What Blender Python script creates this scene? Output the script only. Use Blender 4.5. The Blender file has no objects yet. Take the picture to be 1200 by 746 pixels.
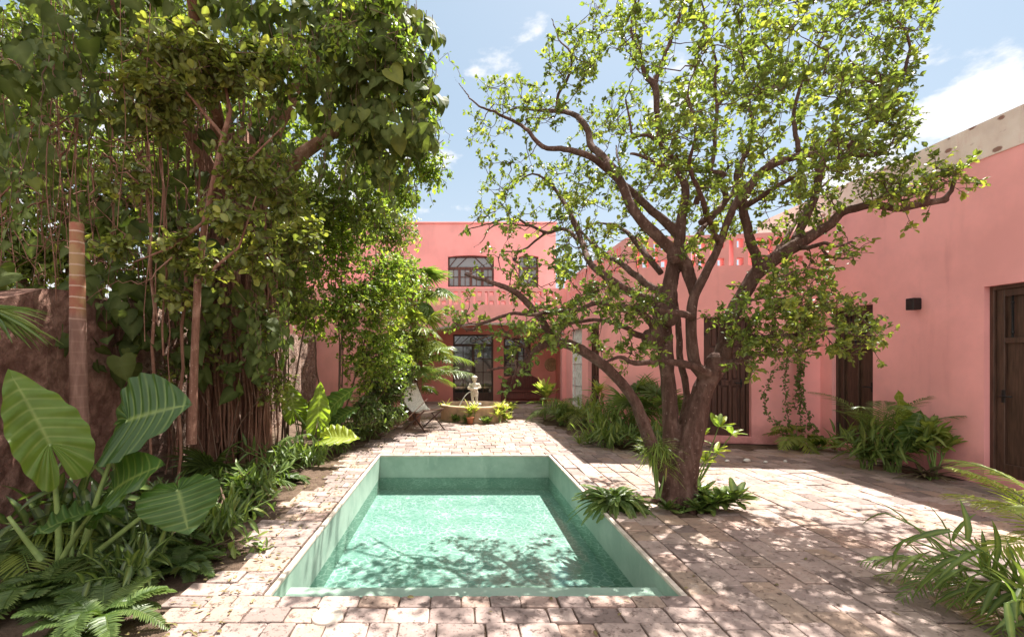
import bpy, math, random
import numpy as np
from mathutils import Vector, Matrix
R = np.random.RandomState(7)
random.seed(7)
S = bpy.context.scene
COL = S.collection
PI = math.pi

# ------------------------------------------------------------------ camera
FP, VX, HY, CH = 560.0, 535.0, 420.0, 1.6      # focal length and vanishing point measured on the 1200 px photo
cd = bpy.data.cameras.new('camera'); cam = bpy.data.objects.new('camera', cd); COL.objects.link(cam)
cam.location = (0, 0, CH); cam.rotation_euler = (PI/2, 0, 0)
cd.sensor_width = 36; cd.lens = FP/1200*36
cd.shift_x = (600-VX)/1200; cd.shift_y = (HY-373)/1200
cd.clip_start = 0.05; cd.clip_end = 3000
S.camera = cam

# ------------------------------------------------------------------ sun and sky
SUN = np.array([0.342, 0.50, 1.0]); SUN /= np.linalg.norm(SUN)
ld = bpy.data.lights.new('sun', 'SUN'); ld.energy = 5.0; ld.angle = math.radians(0.53); ld.color = (1, .95, .87)
sun = bpy.data.objects.new('sun', ld); COL.objects.link(sun)
sun.location = (3, 6, 15)
sun.rotation_euler = Vector(SUN).to_track_quat('Z', 'Y').to_euler()
w = bpy.data.worlds.new('World'); S.world = w; w.use_nodes = True
nt = w.node_tree; nt.nodes.clear()
def N(t, **k):
    n = nt.nodes.new(t)
    for a, b in k.items(): setattr(n, a, b)
    return n
def mathn(tree, op, a, b=None, c=None):
    n = tree.nodes.new('ShaderNodeMath'); n.operation = op
    for i, v in enumerate((a, b, c)):
        if v is None: continue
        if isinstance(v, (int, float)): n.inputs[i].default_value = v
        else: tree.links.new(v, n.inputs[i])
    return n.outputs[0]
def maprange(tree, v, a, b, c=0, d=1, smooth=True):
    n = tree.nodes.new('ShaderNodeMapRange')
    if smooth: n.interpolation_type = 'SMOOTHSTEP'
    tree.links.new(v, n.inputs[0])
    for i, x in enumerate((a, b, c, d)): n.inputs[i+1].default_value = x
    return n.outputs[0]
sky = N('ShaderNodeTexSky', sky_type='NISHITA', sun_disc=False)
sky.sun_elevation = math.asin(SUN[2]); sky.sun_rotation = math.atan2(SUN[0], SUN[1])
sky.air_density = 1.0; sky.dust_density = 1.3; sky.ozone_density = 1.2
tc = N('ShaderNodeTexCoord')
def dirmask(v, lo, hi):
    v = np.array(v, float); v /= np.linalg.norm(v)
    d = N('ShaderNodeVectorMath', operation='DOT_PRODUCT')
    nrm = N('ShaderNodeVectorMath', operation='NORMALIZE')
    nt.links.new(tc.outputs['Generated'], nrm.inputs[0]); nt.links.new(nrm.outputs[0], d.inputs[0])
    d.inputs[1].default_value = tuple(v)
    return maprange(nt, d.outputs['Value'], lo, hi)
mp = N('ShaderNodeMapping'); mp.inputs['Scale'].default_value = (2.2, 2.2, 4.2); mp.inputs['Location'].default_value = (.3, .1, .55)
nt.links.new(tc.outputs['Generated'], mp.inputs[0])
nz = N('ShaderNodeTexNoise'); nz.inputs['Scale'].default_value = 2.2; nz.inputs['Detail'].default_value = 9; nz.inputs['Roughness'].default_value = .56
nt.links.new(mp.outputs[0], nz.inputs['Vector'])
m1 = dirmask((.92, 1, .48), .984, .998)
m2 = dirmask((.05, 1, .26), .88, .985)
m2b = dirmask((.55, 1, .28), .88, .99)
m3 = dirmask((-.6, 1, .35), .90, 1.0)
mm = mathn(nt, 'MAXIMUM', mathn(nt, 'MAXIMUM', m1, mathn(nt, 'MULTIPLY', m2, .35)), mathn(nt, 'MAXIMUM', mathn(nt, 'MULTIPLY', m2b, .35), m3))
cover = mathn(nt, 'ADD', nz.outputs[0], mathn(nt, 'MULTIPLY', mm, .24))
cl = maprange(nt, cover, .66, .75)
sep = N('ShaderNodeSeparateXYZ'); nt.links.new(tc.outputs['Generated'], sep.inputs[0])
haze = maprange(nt, sep.outputs[2], .02, .5, .55, 0.0)
mix0 = N('ShaderNodeMix', data_type='RGBA'); mix0.inputs[7].default_value = (5.2, 5.7, 6.1, 1)
nt.links.new(haze, mix0.inputs[0]); 
mixa = N('ShaderNodeMix', data_type='RGBA'); mixa.inputs[0].default_value = .65; mixa.inputs[7].default_value = (3.4, 4.4, 5.2, 1)
nt.links.new(sky.outputs[0], mixa.inputs[6]); nt.links.new(mixa.outputs[2], mix0.inputs[6])
mix = N('ShaderNodeMix', data_type='RGBA'); mix.inputs[7].default_value = (7.0, 7.0, 7.1, 1)
nt.links.new(mathn(nt, 'MULTIPLY', cl, .93), mix.inputs[0]); nt.links.new(mix0.outputs[2], mix.inputs[6])
bg = N('ShaderNodeBackground'); bg.inputs[1].default_value = 0.057
fill_sky = dirmask((-.35, -1, .55), -.15, .75)     # unseen bright sky added behind the camera to fill the shaded walls
mixb = N('ShaderNodeMix', data_type='RGBA'); mixb.inputs[7].default_value = (10.8, 10.4, 10.0, 1)
nt.links.new(mathn(nt, 'MULTIPLY', fill_sky, maprange(nt, nz.outputs[0], .3, .6, .6, 1.0)), mixb.inputs[0]); nt.links.new(mix.outputs[2], mixb.inputs[6])
nt.links.new(mixb.outputs[2], bg.inputs[0])
out = N('ShaderNodeOutputWorld'); nt.links.new(bg.outputs[0], out.inputs[0])
S.view_settings.view_transform = 'Standard'; S.view_settings.look = 'None'
S.view_settings.gamma = 1; S.view_settings.use_curve_mapping = False
S.view_settings.exposure = 1.54
S.render.engine = 'CYCLES'
S.cycles.max_bounces = 8; S.cycles.diffuse_bounces = 4; S.cycles.transparent_max_bounces = 12
S.cycles.use_denoising = True

# ------------------------------------------------------------------ helpers
def P(px, py, Y):                       # a point seen at photo pixel (px, py) lying Y metres in front of the camera
    return np.array([(px-VX)*Y/FP, Y, CH+(HY-py)*Y/FP])
def GP(px, py):                         # the ground point under a pixel
    return P(px, py, CH*FP/(py-HY))
def nrm(v):
    v = np.asarray(v, float); return v/np.maximum(np.linalg.norm(v, axis=-1, keepdims=True), 1e-9)

class G:
    """collects geometry in world space, then links it as one mesh object"""
    def __init__(s): s.v = []; s.l = []; s.z = []; s.t = []; s.r = []; s.n = 0; s.sm = []
    def add(s, v, faces, tint=.5, rib=0., smooth=False):
        v = np.asarray(v, float).reshape(-1, 3); k = len(v)
        s.v.append(v)
        if isinstance(faces, tuple): loops, sizes = faces
        else:
            loops = np.array([i for f in faces for i in f]); sizes = np.array([len(f) for f in faces])
        s.l.append(np.asarray(loops)+s.n); s.z.append(np.asarray(sizes)); s.n += k
        s.t.append(np.broadcast_to(np.asarray(tint, float), (k,)).copy()); s.r.append(np.broadcast_to(np.asarray(rib, float), (k,)).copy())
        s.sm.append(np.full(len(sizes), smooth))
    def box(s, x0, x1, y0, y1, z0, z1, xf=None, tint=.5, bev=0):
        if bev:
            vs = []; 
            b = bev
            X = [x0, x0+b, x1-b, x1]; Y_ = [y0, y0+b, y1-b, y1]; Z = [z0, z0+b, z1-b, z1]
            idx = {}
            def vid(i, j, k):
                if (i, j, k) not in idx: idx[(i, j, k)] = len(vs); vs.append((X[i], Y_[j], Z[k]))
                return idx[(i, j, k)]
            F = []
            for k in (0, 3): F.append([vid(1, 1, k), vid(2, 1, k), vid(2, 2, k), vid(1, 2, k)])
            for j in (0, 3): F.append([vid(1, j, 1), vid(2, j, 1), vid(2, j, 2), vid(1, j, 2)])
            for i in (0, 3): F.append([vid(i, 1, 1), vid(i, 2, 1), vid(i, 2, 2), vid(i, 1, 2)])
            for a in (0, 3):
                a1 = 1 if a == 0 else 2
                for c in (0, 3):
                    c1 = 1 if c == 0 else 2
                    F.append([vid(a, c1, 1), vid(a1, c, 1), vid(a1, c, 2), vid(a, c1, 2)])
                    F.append([vid(a, 1, c1), vid(a1, 1, c), vid(a1, 2, c), vid(a, 2, c1)])
                    F.append([vid(1, a, c1), vid(1, a1, c), vid(2, a1, c), vid(2, a, c1)])
                    for e in (0, 3):
                        e1 = 1 if e == 0 else 2
                        F.append([vid(a, c1, e1), vid(a1, c, e1), vid(a1, c1, e)])
            v = np.array(vs)
        else:
            v = np.array([(x, y, z) for x in (x0, x1) for y in (y0, y1) for z in (z0, z1)], float)
            F = [[0, 1, 3, 2], [4, 6, 7, 5], [0, 4, 5, 1], [2, 3, 7, 6], [0, 2, 6, 4], [1, 5, 7, 3]]
        if xf is not None: v = xf(v)
        s.add(v, F, tint)
    def prism(s, poly, y0, y1, xf=None, tint=.5):          # polygon in x,z extruded along y
        n = len(poly); v = np.array([(a, y0, b) for a, b in poly]+[(a, y1, b) for a, b in poly], float)
        F = [list(range(n)), list(range(2*n-1, n-1, -1))]+[[i, (i+1) % n, n+(i+1) % n, n+i] for i in range(n)]
        if xf is not None: v = xf(v)
        s.add(v, F, tint)
    def tube(s, pts, rad, sides=6, tint=.5, xf=None, rough=0., cap=True):
        pts = np.asarray(pts, float)
        if xf is not None: pts = xf(pts)
        k = len(pts); rad = np.broadcast_to(np.asarray(rad, float), (k,))
        tan = np.gradient(pts, axis=0); tan = nrm(tan)
        up = np.array([0, 0, 1.]) if abs(tan[0][2]) < .9 else np.array([1., 0, 0])
        a = nrm(np.cross(tan[0], up)); A = [a]
        for i in range(1, k):
            a = a-tan[i]*np.dot(a, tan[i]); a = nrm(a); A.append(a)
        A = np.array(A); B = np.cross(tan, A)
        th = np.arange(sides)*2*PI/sides
        rr = rad[:, None]*(1+rough*R.uniform(-1, 1, (k, sides))) if rough else np.repeat(rad[:, None], sides, 1)
        v = pts[:, None, :]+rr[:, :, None]*(A[:, None, :]*np.cos(th)[None, :, None]+B[:, None, :]*np.sin(th)[None, :, None])
        i, j = np.meshgrid(np.arange(k-1), np.arange(sides), indexing='ij'); j2 = (j+1) % sides
        q = np.stack([i*sides+j, i*sides+j2, (i+1)*sides+j2, (i+1)*sides+j], -1).reshape(-1)
        sz = np.full((k-1)*sides, 4)
        if cap:
            q = np.concatenate([q, np.arange(sides), (k-1)*sides+np.arange(sides)]); sz = np.concatenate([sz, [sides, sides]])
        s.add(v.reshape(-1, 3), (q, sz), tint, smooth=True)
    def lathe(s, prof, c, seg=48, tint=.5, smooth=True, sy=1.):
        c = np.asarray(c, float); n = len(prof); th = np.arange(seg)*2*PI/seg
        v = np.array([[(c[0]+r*math.cos(t), c[1]+sy*r*math.sin(t), c[2]+z) for t in th] for r, z in prof]).reshape(-1, 3)
        F = [[i*seg+j, i*seg+(j+1) % seg, (i+1)*seg+(j+1) % seg, (i+1)*seg+j] for i in range(n-1) for j in range(seg)]
        s.add(v, F, tint, smooth=smooth)
    def ball(s, c, r, seg=12, rings=8, xf=None):
        c = np.asarray(c, float); r = np.broadcast_to(np.asarray(r, float), (3,))
        v = []
        for i in range(rings+1):
            a = -PI/2+PI*i/rings
            for j in range(seg):
                t = 2*PI*j/seg; v.append((math.cos(a)*math.cos(t), math.cos(a)*math.sin(t), math.sin(a)))
        v = np.array(v)*r+c
        if xf is not None: v = xf(v)
        s.add(v, [[i*seg+j, i*seg+(j+1) % seg, (i+1)*seg+(j+1) % seg, (i+1)*seg+j] for i in range(rings) for j in range(seg)], smooth=True)
    def leaves(s, T, pos, d, up, L, W, tint=None, smooth=False):
        """instances of a leaf template: x across, y along the leaf, z its upper side"""
        tv, tf, tr = T
        pos = np.asarray(pos, float).reshape(-1, 3); n = len(pos)
        if n == 0: return
        d = nrm(np.broadcast_to(d, (n, 3))); up = np.broadcast_to(up, (n, 3))
        sd = nrm(np.cross(d, up)+1e-6); nn = np.cross(sd, d)
        L = np.broadcast_to(L, (n,)); W = np.broadcast_to(W, (n,))
        v = pos[:, None, :]+sd[:, None, :]*(tv[None, :, 0:1]*W[:, None, None])+d[:, None, :]*(tv[None, :, 1:2]*L[:, None, None])+nn[:, None, :]*(tv[None, :, 2:3]*L[:, None, None]+tv[None, :, 3:4]*W[:, None, None])
        k = len(tv); base = np.arange(n)[:, None]*k
        fl = np.array([i for f in tf for i in f]); fs = np.array([len(f) for f in tf])
        if tint is None: tint = R.rand(n)
        tint = np.broadcast_to(tint, (n,))
        s.add(v.reshape(-1, 3), ((base+fl[None, :]).reshape(-1), np.tile(fs, n)), np.repeat(tint, k), np.tile(tr, n), smooth=smooth)
    def build(s, name, mat, parent=None, smooth=None):
        me = bpy.data.meshes.new(name)
        v = np.concatenate(s.v); l = np.concatenate(s.l).astype(np.int32); z = np.concatenate(s.z).astype(np.int32)
        o = bpy.data.objects.new(name, me); COL.objects.link(o)
        if parent is not None:
            o.parent = parent; v = v-np.array(parent.get('_org', (0, 0, 0)))
            o['_org'] = list(parent.get('_org', (0, 0, 0)))
        me.vertices.add(len(v)); me.vertices.foreach_set('co', v.astype(np.float32).ravel())
        me.loops.add(len(l)); me.loops.foreach_set('vertex_index', l)
        me.polygons.add(len(z)); st = np.concatenate([[0], np.cumsum(z)[:-1]]).astype(np.int32)
        me.polygons.foreach_set('loop_start', st)
        try: me.polygons.foreach_set('loop_total', z)
        except Exception: pass
        sm = np.concatenate(s.sm) if smooth is None else np.full(len(z), smooth)
        me.polygons.foreach_set('use_smooth', sm)
        a = me.attributes.new('tint', 'FLOAT', 'POINT'); a.data.foreach_set('value', np.concatenate(s.t).astype(np.float32))
        a = me.attributes.new('rib', 'FLOAT', 'POINT'); a.data.foreach_set('value', np.concatenate(s.r).astype(np.float32))
        me.update(calc_edges=True); me.validate()
        me.materials.append(mat)
        return o
def thing(name, label, cat, loc, group=None):
    o = bpy.data.objects.new(name, None); COL.objects.link(o)
    o.location = tuple(float(x) for x in loc); o['_org'] = [float(x) for x in loc]
    o['label'] = label; o['category'] = cat
    if group: o['group'] = group
    o.empty_display_size = .2
    return o
def tag(o, label, cat, group=None):
    o['label'] = label; o['category'] = cat
    if group: o['group'] = group
    return o
def structure(o, kind='structure'):
    o['kind'] = kind; return o

# ------------------------------------------------------------------ materials
def newmat(name):
    m = bpy.data.materials.new(name); m.use_nodes = True
    t = m.node_tree; t.nodes.clear()
    o = t.nodes.new('ShaderNodeOutputMaterial'); return m, t, o
def nd(t, typ, **k):
    n = t.nodes.new(typ)
    for a, b in k.items():
        if a in n.inputs.keys(): n.inputs[a].default_value = b
        else: setattr(n, a, b)
    return n
def noise(t, scale, detail=4, rough=.5, vec=None, map_=None):
    if vec is None:
        vec = nd(t, 'ShaderNodeTexCoord').outputs['Object']
    if map_ is not None:
        mpn = nd(t, 'ShaderNodeMapping'); mpn.inputs['Scale'].default_value = map_; t.links.new(vec, mpn.inputs[0]); vec = mpn.outputs[0]
    n = nd(t, 'ShaderNodeTexNoise'); n.inputs['Scale'].default_value = scale; n.inputs['Detail'].default_value = detail; n.inputs['Roughness'].default_value = rough
    t.links.new(vec, n.inputs['Vector']); return n.outputs[0]
def ramp(t, fac, stops):
    r = nd(t, 'ShaderNodeValToRGB'); e = r.color_ramp.elements
    while len(e) > len(stops): e.remove(e[-1])
    while len(e) < len(stops): e.new(.5)
    for i, (p, c) in enumerate(stops):
        e[i].position = p; e[i].color = (*c, 1) if len(c) == 3 else c
    t.links.new(fac, r.inputs[0]); return r.outputs[0]
def mixc(t, fac, a, b, blend='MIX'):
    m = nd(t, 'ShaderNodeMix', data_type='RGBA', blend_type=blend)
    for k, v in ((0, fac), (6, a), (7, b)):
        if isinstance(v, (int, float)): m.inputs[k].default_value = v
        elif isinstance(v, tuple): m.inputs[k].default_value = (*v, 1)
        else: t.links.new(v, m.inputs[k])
    return m.outputs[2]
def princ(t, out, col, rough=.8, spec=.3, bump=None, bs=.3, bd=.01, metal=0, coat=0):
    p = nd(t, 'ShaderNodeBsdfPrincipled')
    if isinstance(col, tuple): p.inputs['Base Color'].default_value = (*col, 1)
    else: t.links.new(col, p.inputs['Base Color'])
    if isinstance(rough, (int, float)): p.inputs['Roughness'].default_value = rough
    else: t.links.new(rough, p.inputs['Roughness'])
    p.inputs['Specular IOR Level'].default_value = spec; p.inputs['Metallic'].default_value = metal
    p.inputs['Coat Weight'].default_value = coat
    if bump is not None:
        b = nd(t, 'ShaderNodeBump'); b.inputs['Strength'].default_value = bs; b.inputs['Distance'].default_value = bd
        t.links.new(bump, b.inputs['Height']); t.links.new(b.outputs[0], p.inputs['Normal'])
    if out is not None: t.links.new(p.outputs[0], out.inputs[0])
    return p
def attr(t, name):
    a = nd(t, 'ShaderNodeAttribute'); a.attribute_name = name; return a.outputs['Fac']
def leafmat(name, c0, c1, c2, rib=(.35, .42, .12), trans=.38, rough=.42, tcol=None, spec=.35):
    m, t, o = newmat(name)
    col = ramp(t, attr(t, 'tint'), [(0, c0), (.55, c1), (.9, c2), (1, tuple(x*1.15 for x in c2))])
    col = mixc(t, mathn(t, 'MULTIPLY', attr(t, 'rib'), .45), col, rib)
    nn = noise(t, 9, 3); col = mixc(t, maprange(t, nn, .3, .75, 0, .35), col, tuple(x*.55 for x in c1))
    p = princ(t, None, col, rough, spec)
    tr = nd(t, 'ShaderNodeBsdfTranslucent')
    tcn = mixc(t, 1.0, col, tcol or (1.9, 2.0, .9), 'MULTIPLY'); t.links.new(tcn, tr.inputs[0])
    mx = nd(t, 'ShaderNodeMixShader'); mx.inputs[0].default_value = trans
    t.links.new(p.outputs[0], mx.inputs[1]); t.links.new(tr.outputs[0], mx.inputs[2]); t.links.new(mx.outputs[0], o.inputs[0])
    return m
def barkmat(name, c0, c1, c2, sc=8, stretch=(1, 1, .25), bs=1.0):
    m, t, o = newmat(name)
    a = noise(t, sc, 8, .72, map_=stretch); b = noise(t, 4, 6, .65)
    col = ramp(t, a, [(.25, c0), (.5, c1), (.75, c2)])
    col = mixc(t, maprange(t, b, .5, .7, 0, .5), col, tuple(x*1.25+.02 for x in c2))
    sp_ = noise(t, 26, 4, .6); col = mixc(t, maprange(t, sp_, .62, .7, 0, .55), col, tuple(min(1, x*1.5+.08) for x in c2))
    princ(t, o, col, .9, .15, mathn(t, 'ADD', a, mathn(t, 'MULTIPLY', b, .7)), bs, .05); return m
def plain(name, c, rough=.6, spec=.3, metal=0, var=.25, sc=12, bs=.15):
    m, t, o = newmat(name)
    n = noise(t, sc, 5, .6)
    col = mixc(t, maprange(t, n, .3, .7, 0, 1), tuple(x*(1-var) for x in c), tuple(min(1, x*(1+var*.5)) for x in c))
    princ(t, o, col, rough, spec, n, bs, .005, metal); return m
M = {}
def stucco(name, c, dirt=(.35, .12, .11)):
    m, t, o = newmat(name)
    gz = nd(t, 'ShaderNodeNewGeometry'); sp = nd(t, 'ShaderNodeSeparateXYZ'); t.links.new(gz.outputs['Position'], sp.inputs[0])
    big = noise(t, 1.1, 5, .6, gz.outputs['Position']); med = noise(t, 5, 6, .65, gz.outputs['Position']); fine = noise(t, 70, 4, .6, gz.outputs['Position'])
    streak = noise(t, 3.5, 5, .6, gz.outputs['Position'], (1, 1, .12))
    col = mixc(t, maprange(t, big, .3, .7), tuple(x*.90 for x in c), tuple(min(x*1.06, 1) for x in c))
    col = mixc(t, maprange(t, med, .45, .75, 0, .22), col, tuple(x*.8+.04 for x in c))
    col = mixc(t, maprange(t, streak, .55, .78, 0, .18), col, dirt)
    low = mathn(t, 'MULTIPLY', maprange(t, sp.outputs[2], 0.02, .55, 1, 0), maprange(t, med, .3, .65, .35, .9))
    col = mixc(t, mathn(t, 'MULTIPLY', low, .6), col, dirt)
    h = mathn(t, 'ADD', mathn(t, 'MULTIPLY', big, .8), mathn(t, 'MULTIPLY', fine, .1))
    princ(t, o, col, .88, .2, h, .35, .03); return m
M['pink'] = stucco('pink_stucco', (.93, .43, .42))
M['shade_pink'] = stucco('shade_tinted_pink_stucco', (.88, .35, .31), (.45, .15, .13))  # the pink stucco made redder and darker, porch shade put into its colour
def limewall():
    m, t, o = newmat('beige_parapet_plaster')
    g = nd(t, 'ShaderNodeNewGeometry').outputs['Position']
    a = noise(t, 3, 6, .6, g); f = noise(t, 40, 4, .6, g)
    v = nd(t, 'ShaderNodeTexVoronoi'); v.inputs['Scale'].default_value = 1.0; v.inputs['Randomness'].default_value = .35
    mpn = nd(t, 'ShaderNodeMapping'); mpn.inputs['Scale'].default_value = (0, 3.1, 5.5); t.links.new(g, mpn.inputs[0]); t.links.new(mpn.outputs[0], v.inputs['Vector'])
    jit = mathn(t, 'ADD', v.outputs['Distance'], mathn(t, 'MULTIPLY', mathn(t, 'SUBTRACT', noise(t, 9, 4, .6, g), .5), .22))
    spot = maprange(t, jit, .13, .20, .9, 0)
    col = ramp(t, a, [(.25, (.68, .55, .49)), (.55, (.81, .70, .63)), (.8, (.86, .77, .70))])
    col = mixc(t, maprange(t, noise(t, 7, 6, .7, g, (1, 1, .2)), .52, .75, 0, .45), col, (.62, .36, .31))
    col = mixc(t, spot, col, (.26, .13, .10))
    princ(t, o, col, .9, .15, mathn(t, 'ADD', a, mathn(t, 'MULTIPLY', f, .2)), .5, .03); return m
M['beige'] = limewall()
def stonemat():
    m, t, o = newmat('limestone_paving')
    g = nd(t, 'ShaderNodeTexCoord').outputs['Object']; ti = attr(t, 'tint')
    base = ramp(t, ti, [(0, (.20, .15, .135)), (.25, (.34, .255, .23)), (.5, (.43, .33, .29)), (.7, (.35, .24, .20)), (.85, (.41, .295, .22)), (1, (.23, .185, .175))])
    a = noise(t, 5, 8, .68, g); pit = noise(t, 38, 5, .6, g); cr = noise(t, 13, 7, .72, g)
    base = mixc(t, maprange(t, a, .48, .68, 0, .6), base, (.21, .16, .14))
    base = mixc(t, maprange(t, a, .30, .44, .6, 0), base, (.50, .41, .36))
    base = mixc(t, maprange(t, noise(t, .9, 6, .65, g), .5, .68, 0, .45), base, (.17, .145, .125))
    base = mixc(t, maprange(t, cr, .57, .66, 0, .8), base, (.16, .115, .095))
    base = mixc(t, maprange(t, pit, .60, .70, 0, .6), base, (.15, .11, .09))
    h = mathn(t, 'SUBTRACT', mathn(t, 'MULTIPLY', a, .6), mathn(t, 'ADD', maprange(t, cr, .55, .68, 0, .7), maprange(t, pit, .56, .7, 0, .35)))
    princ(t, o, base, .82, .25, h, .9, .012); return m
M['stone'] = stonemat()
def soilmat():
    m, t, o = newmat('brown_soil')
    a = noise(t, 6, 8, .7); b = noise(t, 45, 5, .7)
    col = ramp(t, a, [(.3, (.075, .05, .035)), (.55, (.16, .11, .08)), (.75, (.26, .19, .14))])
    princ(t, o, col, .95, .1, mathn(t, 'ADD', a, b), 1, .03); return m
M['soil'] = soilmat()
def rubble():
    m, t, o = newmat('rubble_stone_wall')
    g = nd(t, 'ShaderNodeNewGeometry').outputs['Position']
    nz_ = nd(t, 'ShaderNodeTexNoise'); nz_.inputs['Scale'].default_value = 5; nz_.inputs['Detail'].default_value = 5; t.links.new(g, nz_.inputs['Vector'])
    scn = nd(t, 'ShaderNodeVectorMath', operation='SCALE'); scn.inputs['Scale'].default_value = .35; t.links.new(nz_.outputs['Color'], scn.inputs[0])
    ad = nd(t, 'ShaderNodeVectorMath', operation='ADD'); t.links.new(g, ad.inputs[0]); t.links.new(scn.outputs[0], ad.inputs[1])
    v = nd(t, 'ShaderNodeTexVoronoi', feature='DISTANCE_TO_EDGE'); v.inputs['Scale'].default_value = 9; t.links.new(ad.outputs[0], v.inputs['Vector'])
    a = noise(t, 7, 7, .65, g); big = noise(t, 1.0, 5, .6, g); f = noise(t, 30, 5, .7, g)
    st = ramp(t, a, [(.3, (.20, .12, .09)), (.5, (.42, .28, .22)), (.75, (.58, .45, .37))])
    sp = nd(t, 'ShaderNodeSeparateXYZ'); t.links.new(g, sp.inputs[0])
    col = mixc(t, mathn(t, 'MULTIPLY', maprange(t, v.outputs['Distance'], .0, .05, .8, 0), maprange(t, f, .35, .6, .4, 1)), st, (.13, .08, .06))
    pl = mixc(t, maprange(t, a, .35, .65), (.17, .085, .065), (.34, .195, .15)); pl = mixc(t, maprange(t, f, .5, .7, 0, .5), pl, (.17, .10, .08))
    k = maprange(t, mathn(t, 'ADD', sp.outputs[1], mathn(t, 'MULTIPLY', big, 4)), 8.0, 9.0)
    col = mixc(t, k, pl, col)
    hh = mathn(t, 'MULTIPLY', maprange(t, v.outputs['Distance'], 0, .10), k)
    princ(t, o, col, .92, .15, mathn(t, 'ADD', hh, mathn(t, 'ADD', a, mathn(t, 'MULTIPLY', f, .4))), 1, .05); return m
M['rubble'] = rubble()
def poolmat():
    m, t, o = newmat('pool_plaster_green')
    g = nd(t, 'ShaderNodeNewGeometry').outputs['Position']
    a = noise(t, 2.5, 6, .65, g); b = noise(t, 6, 6, .7, g, (1, 1, .35)); s = noise(t, 60, 3, .6, g)
    col = mixc(t, maprange(t, a, .3, .7), (.21, .315, .25), (.30, .41, .335))
    col = mixc(t, maprange(t, b, .56, .72, 0, .4), col, (.46, .54, .45))
    col = mixc(t, maprange(t, s, .62, .72, 0, .25), col, (.12, .22, .17))
    princ(t, o, col, .55, .35, a, .2, .01); return m
M['pool'] = poolmat()
M['coping'] = plain('coping_edge', (.60, .52, .44), .75, .2, sc=9, bs=.5)
def floormat():
    m, t, o = newmat('pool_floor_plaster')
    g = nd(t, 'ShaderNodeNewGeometry').outputs['Position']
    a = noise(t, 2, 5, .6, g); s = noise(t, 45, 3, .6, g)
    col = mixc(t, maprange(t, a, .3, .7), (.32, .45, .40), (.41, .53, .475))
    col = mixc(t, maprange(t, s, .5, .7, 0, .25), col, (.20, .32, .28))
    princ(t, o, col, .7, .3, s, .2, .01); return m
M['poolfloor'] = floormat()
def watermat():
    m, t, o = newmat('pool_water')
    g = nd(t, 'ShaderNodeNewGeometry').outputs['Position']
    wv = noise(t, 3.0, 2, .5, g); n2 = noise(t, 14, 3, .55, g, (1, .75, 1))
    warp = nd(t, 'ShaderNodeVectorMath', operation='ADD')
    nzc = nd(t, 'ShaderNodeTexNoise'); nzc.inputs['Scale'].default_value = 7; t.links.new(g, nzc.inputs['Vector'])
    sc = nd(t, 'ShaderNodeVectorMath', operation='SCALE'); sc.inputs['Scale'].default_value = .12; t.links.new(nzc.outputs['Color'], sc.inputs[0])
    t.links.new(g, warp.inputs[0]); t.links.new(sc.outputs[0], warp.inputs[1])
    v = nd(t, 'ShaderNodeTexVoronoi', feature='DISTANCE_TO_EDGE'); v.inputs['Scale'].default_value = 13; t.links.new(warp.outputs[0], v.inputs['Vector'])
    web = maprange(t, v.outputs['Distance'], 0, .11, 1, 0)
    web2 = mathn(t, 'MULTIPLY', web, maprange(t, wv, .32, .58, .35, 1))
    tc_ = mixc(t, web2, (.52, .65, .62), (1.0, 1.0, 1.0))  # web of rippled sunlight put into the water's tint in place of caustics
    tr = nd(t, 'ShaderNodeBsdfTransparent'); t.links.new(tc_, tr.inputs[0])
    gl = nd(t, 'ShaderNodeBsdfGlossy'); gl.inputs['Roughness'].default_value = .03
    bm = nd(t, 'ShaderNodeBump'); bm.inputs['Strength'].default_value = .22; bm.inputs['Distance'].default_value = .02
    t.links.new(mathn(t, 'ADD', wv, mathn(t, 'MULTIPLY', n2, .5)), bm.inputs['Height']); t.links.new(bm.outputs[0], gl.inputs['Normal'])
    fr = nd(t, 'ShaderNodeFresnel'); fr.inputs['IOR'].default_value = 1.33; t.links.new(bm.outputs[0], fr.inputs['Normal'])
    mx = nd(t, 'ShaderNodeMixShader'); t.links.new(fr.outputs[0], mx.inputs[0]); t.links.new(tr.outputs[0], mx.inputs[1]); t.links.new(gl.outputs[0], mx.inputs[2])
    t.links.new(mx.outputs[0], o.inputs[0]); return m
M['water'] = watermat()
def woodmat(name, c, rough=.45, axis=(6, 6, .6)):
    m, t, o = newmat(name)
    a = noise(t, 6, 7, .6, map_=axis); b = noise(t, 1.5, 3)
    col = ramp(t, a, [(.3, tuple(x*.5 for x in c)), (.5, c), (.75, tuple(x*1.5 for x in c))])
    col = mixc(t, maprange(t, b, .5, .75, 0, .35), col, tuple(x*.5 for x in c))
    princ(t, o, col, rough, .4, a, .25, .004); return m
M['wood'] = woodmat('dark_door_wood', (.080, .036, .025))
M['wood2'] = woodmat('brown_steel_door_paint', (.078, .043, .030), .40)
M['bench'] = woodmat('reddish_bench_wood', (.13, .035, .028), .4)
M['framewood'] = woodmat('window_frame_wood', (.11, .05, .04), .5)
M['black'] = plain('black_metal', (.022, .02, .02), .45, .4, .3)
M['white'] = plain('white_paint', (.74, .72, .68), .5)
M['canvas'] = plain('white_canvas', (.70, .68, .63), .9, .1, bs=.4, sc=40)
M['statue'] = plain('pale_carved_stone', (.72, .66, .56), .85, .15, var=.35, sc=14, bs=.6)
M['basin'] = plain('sand_basin_plaster', (.60, .41, .27), .85, .2, var=.28, sc=5, bs=.4)
M['terracotta'] = plain('terracotta', (.42, .17, .09), .8, .2)
M['hat'] = plain('plaque_terracotta', (.50, .33, .20), .8)
M['render'] = plain('grey_render', (.42, .38, .34), .9)
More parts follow.
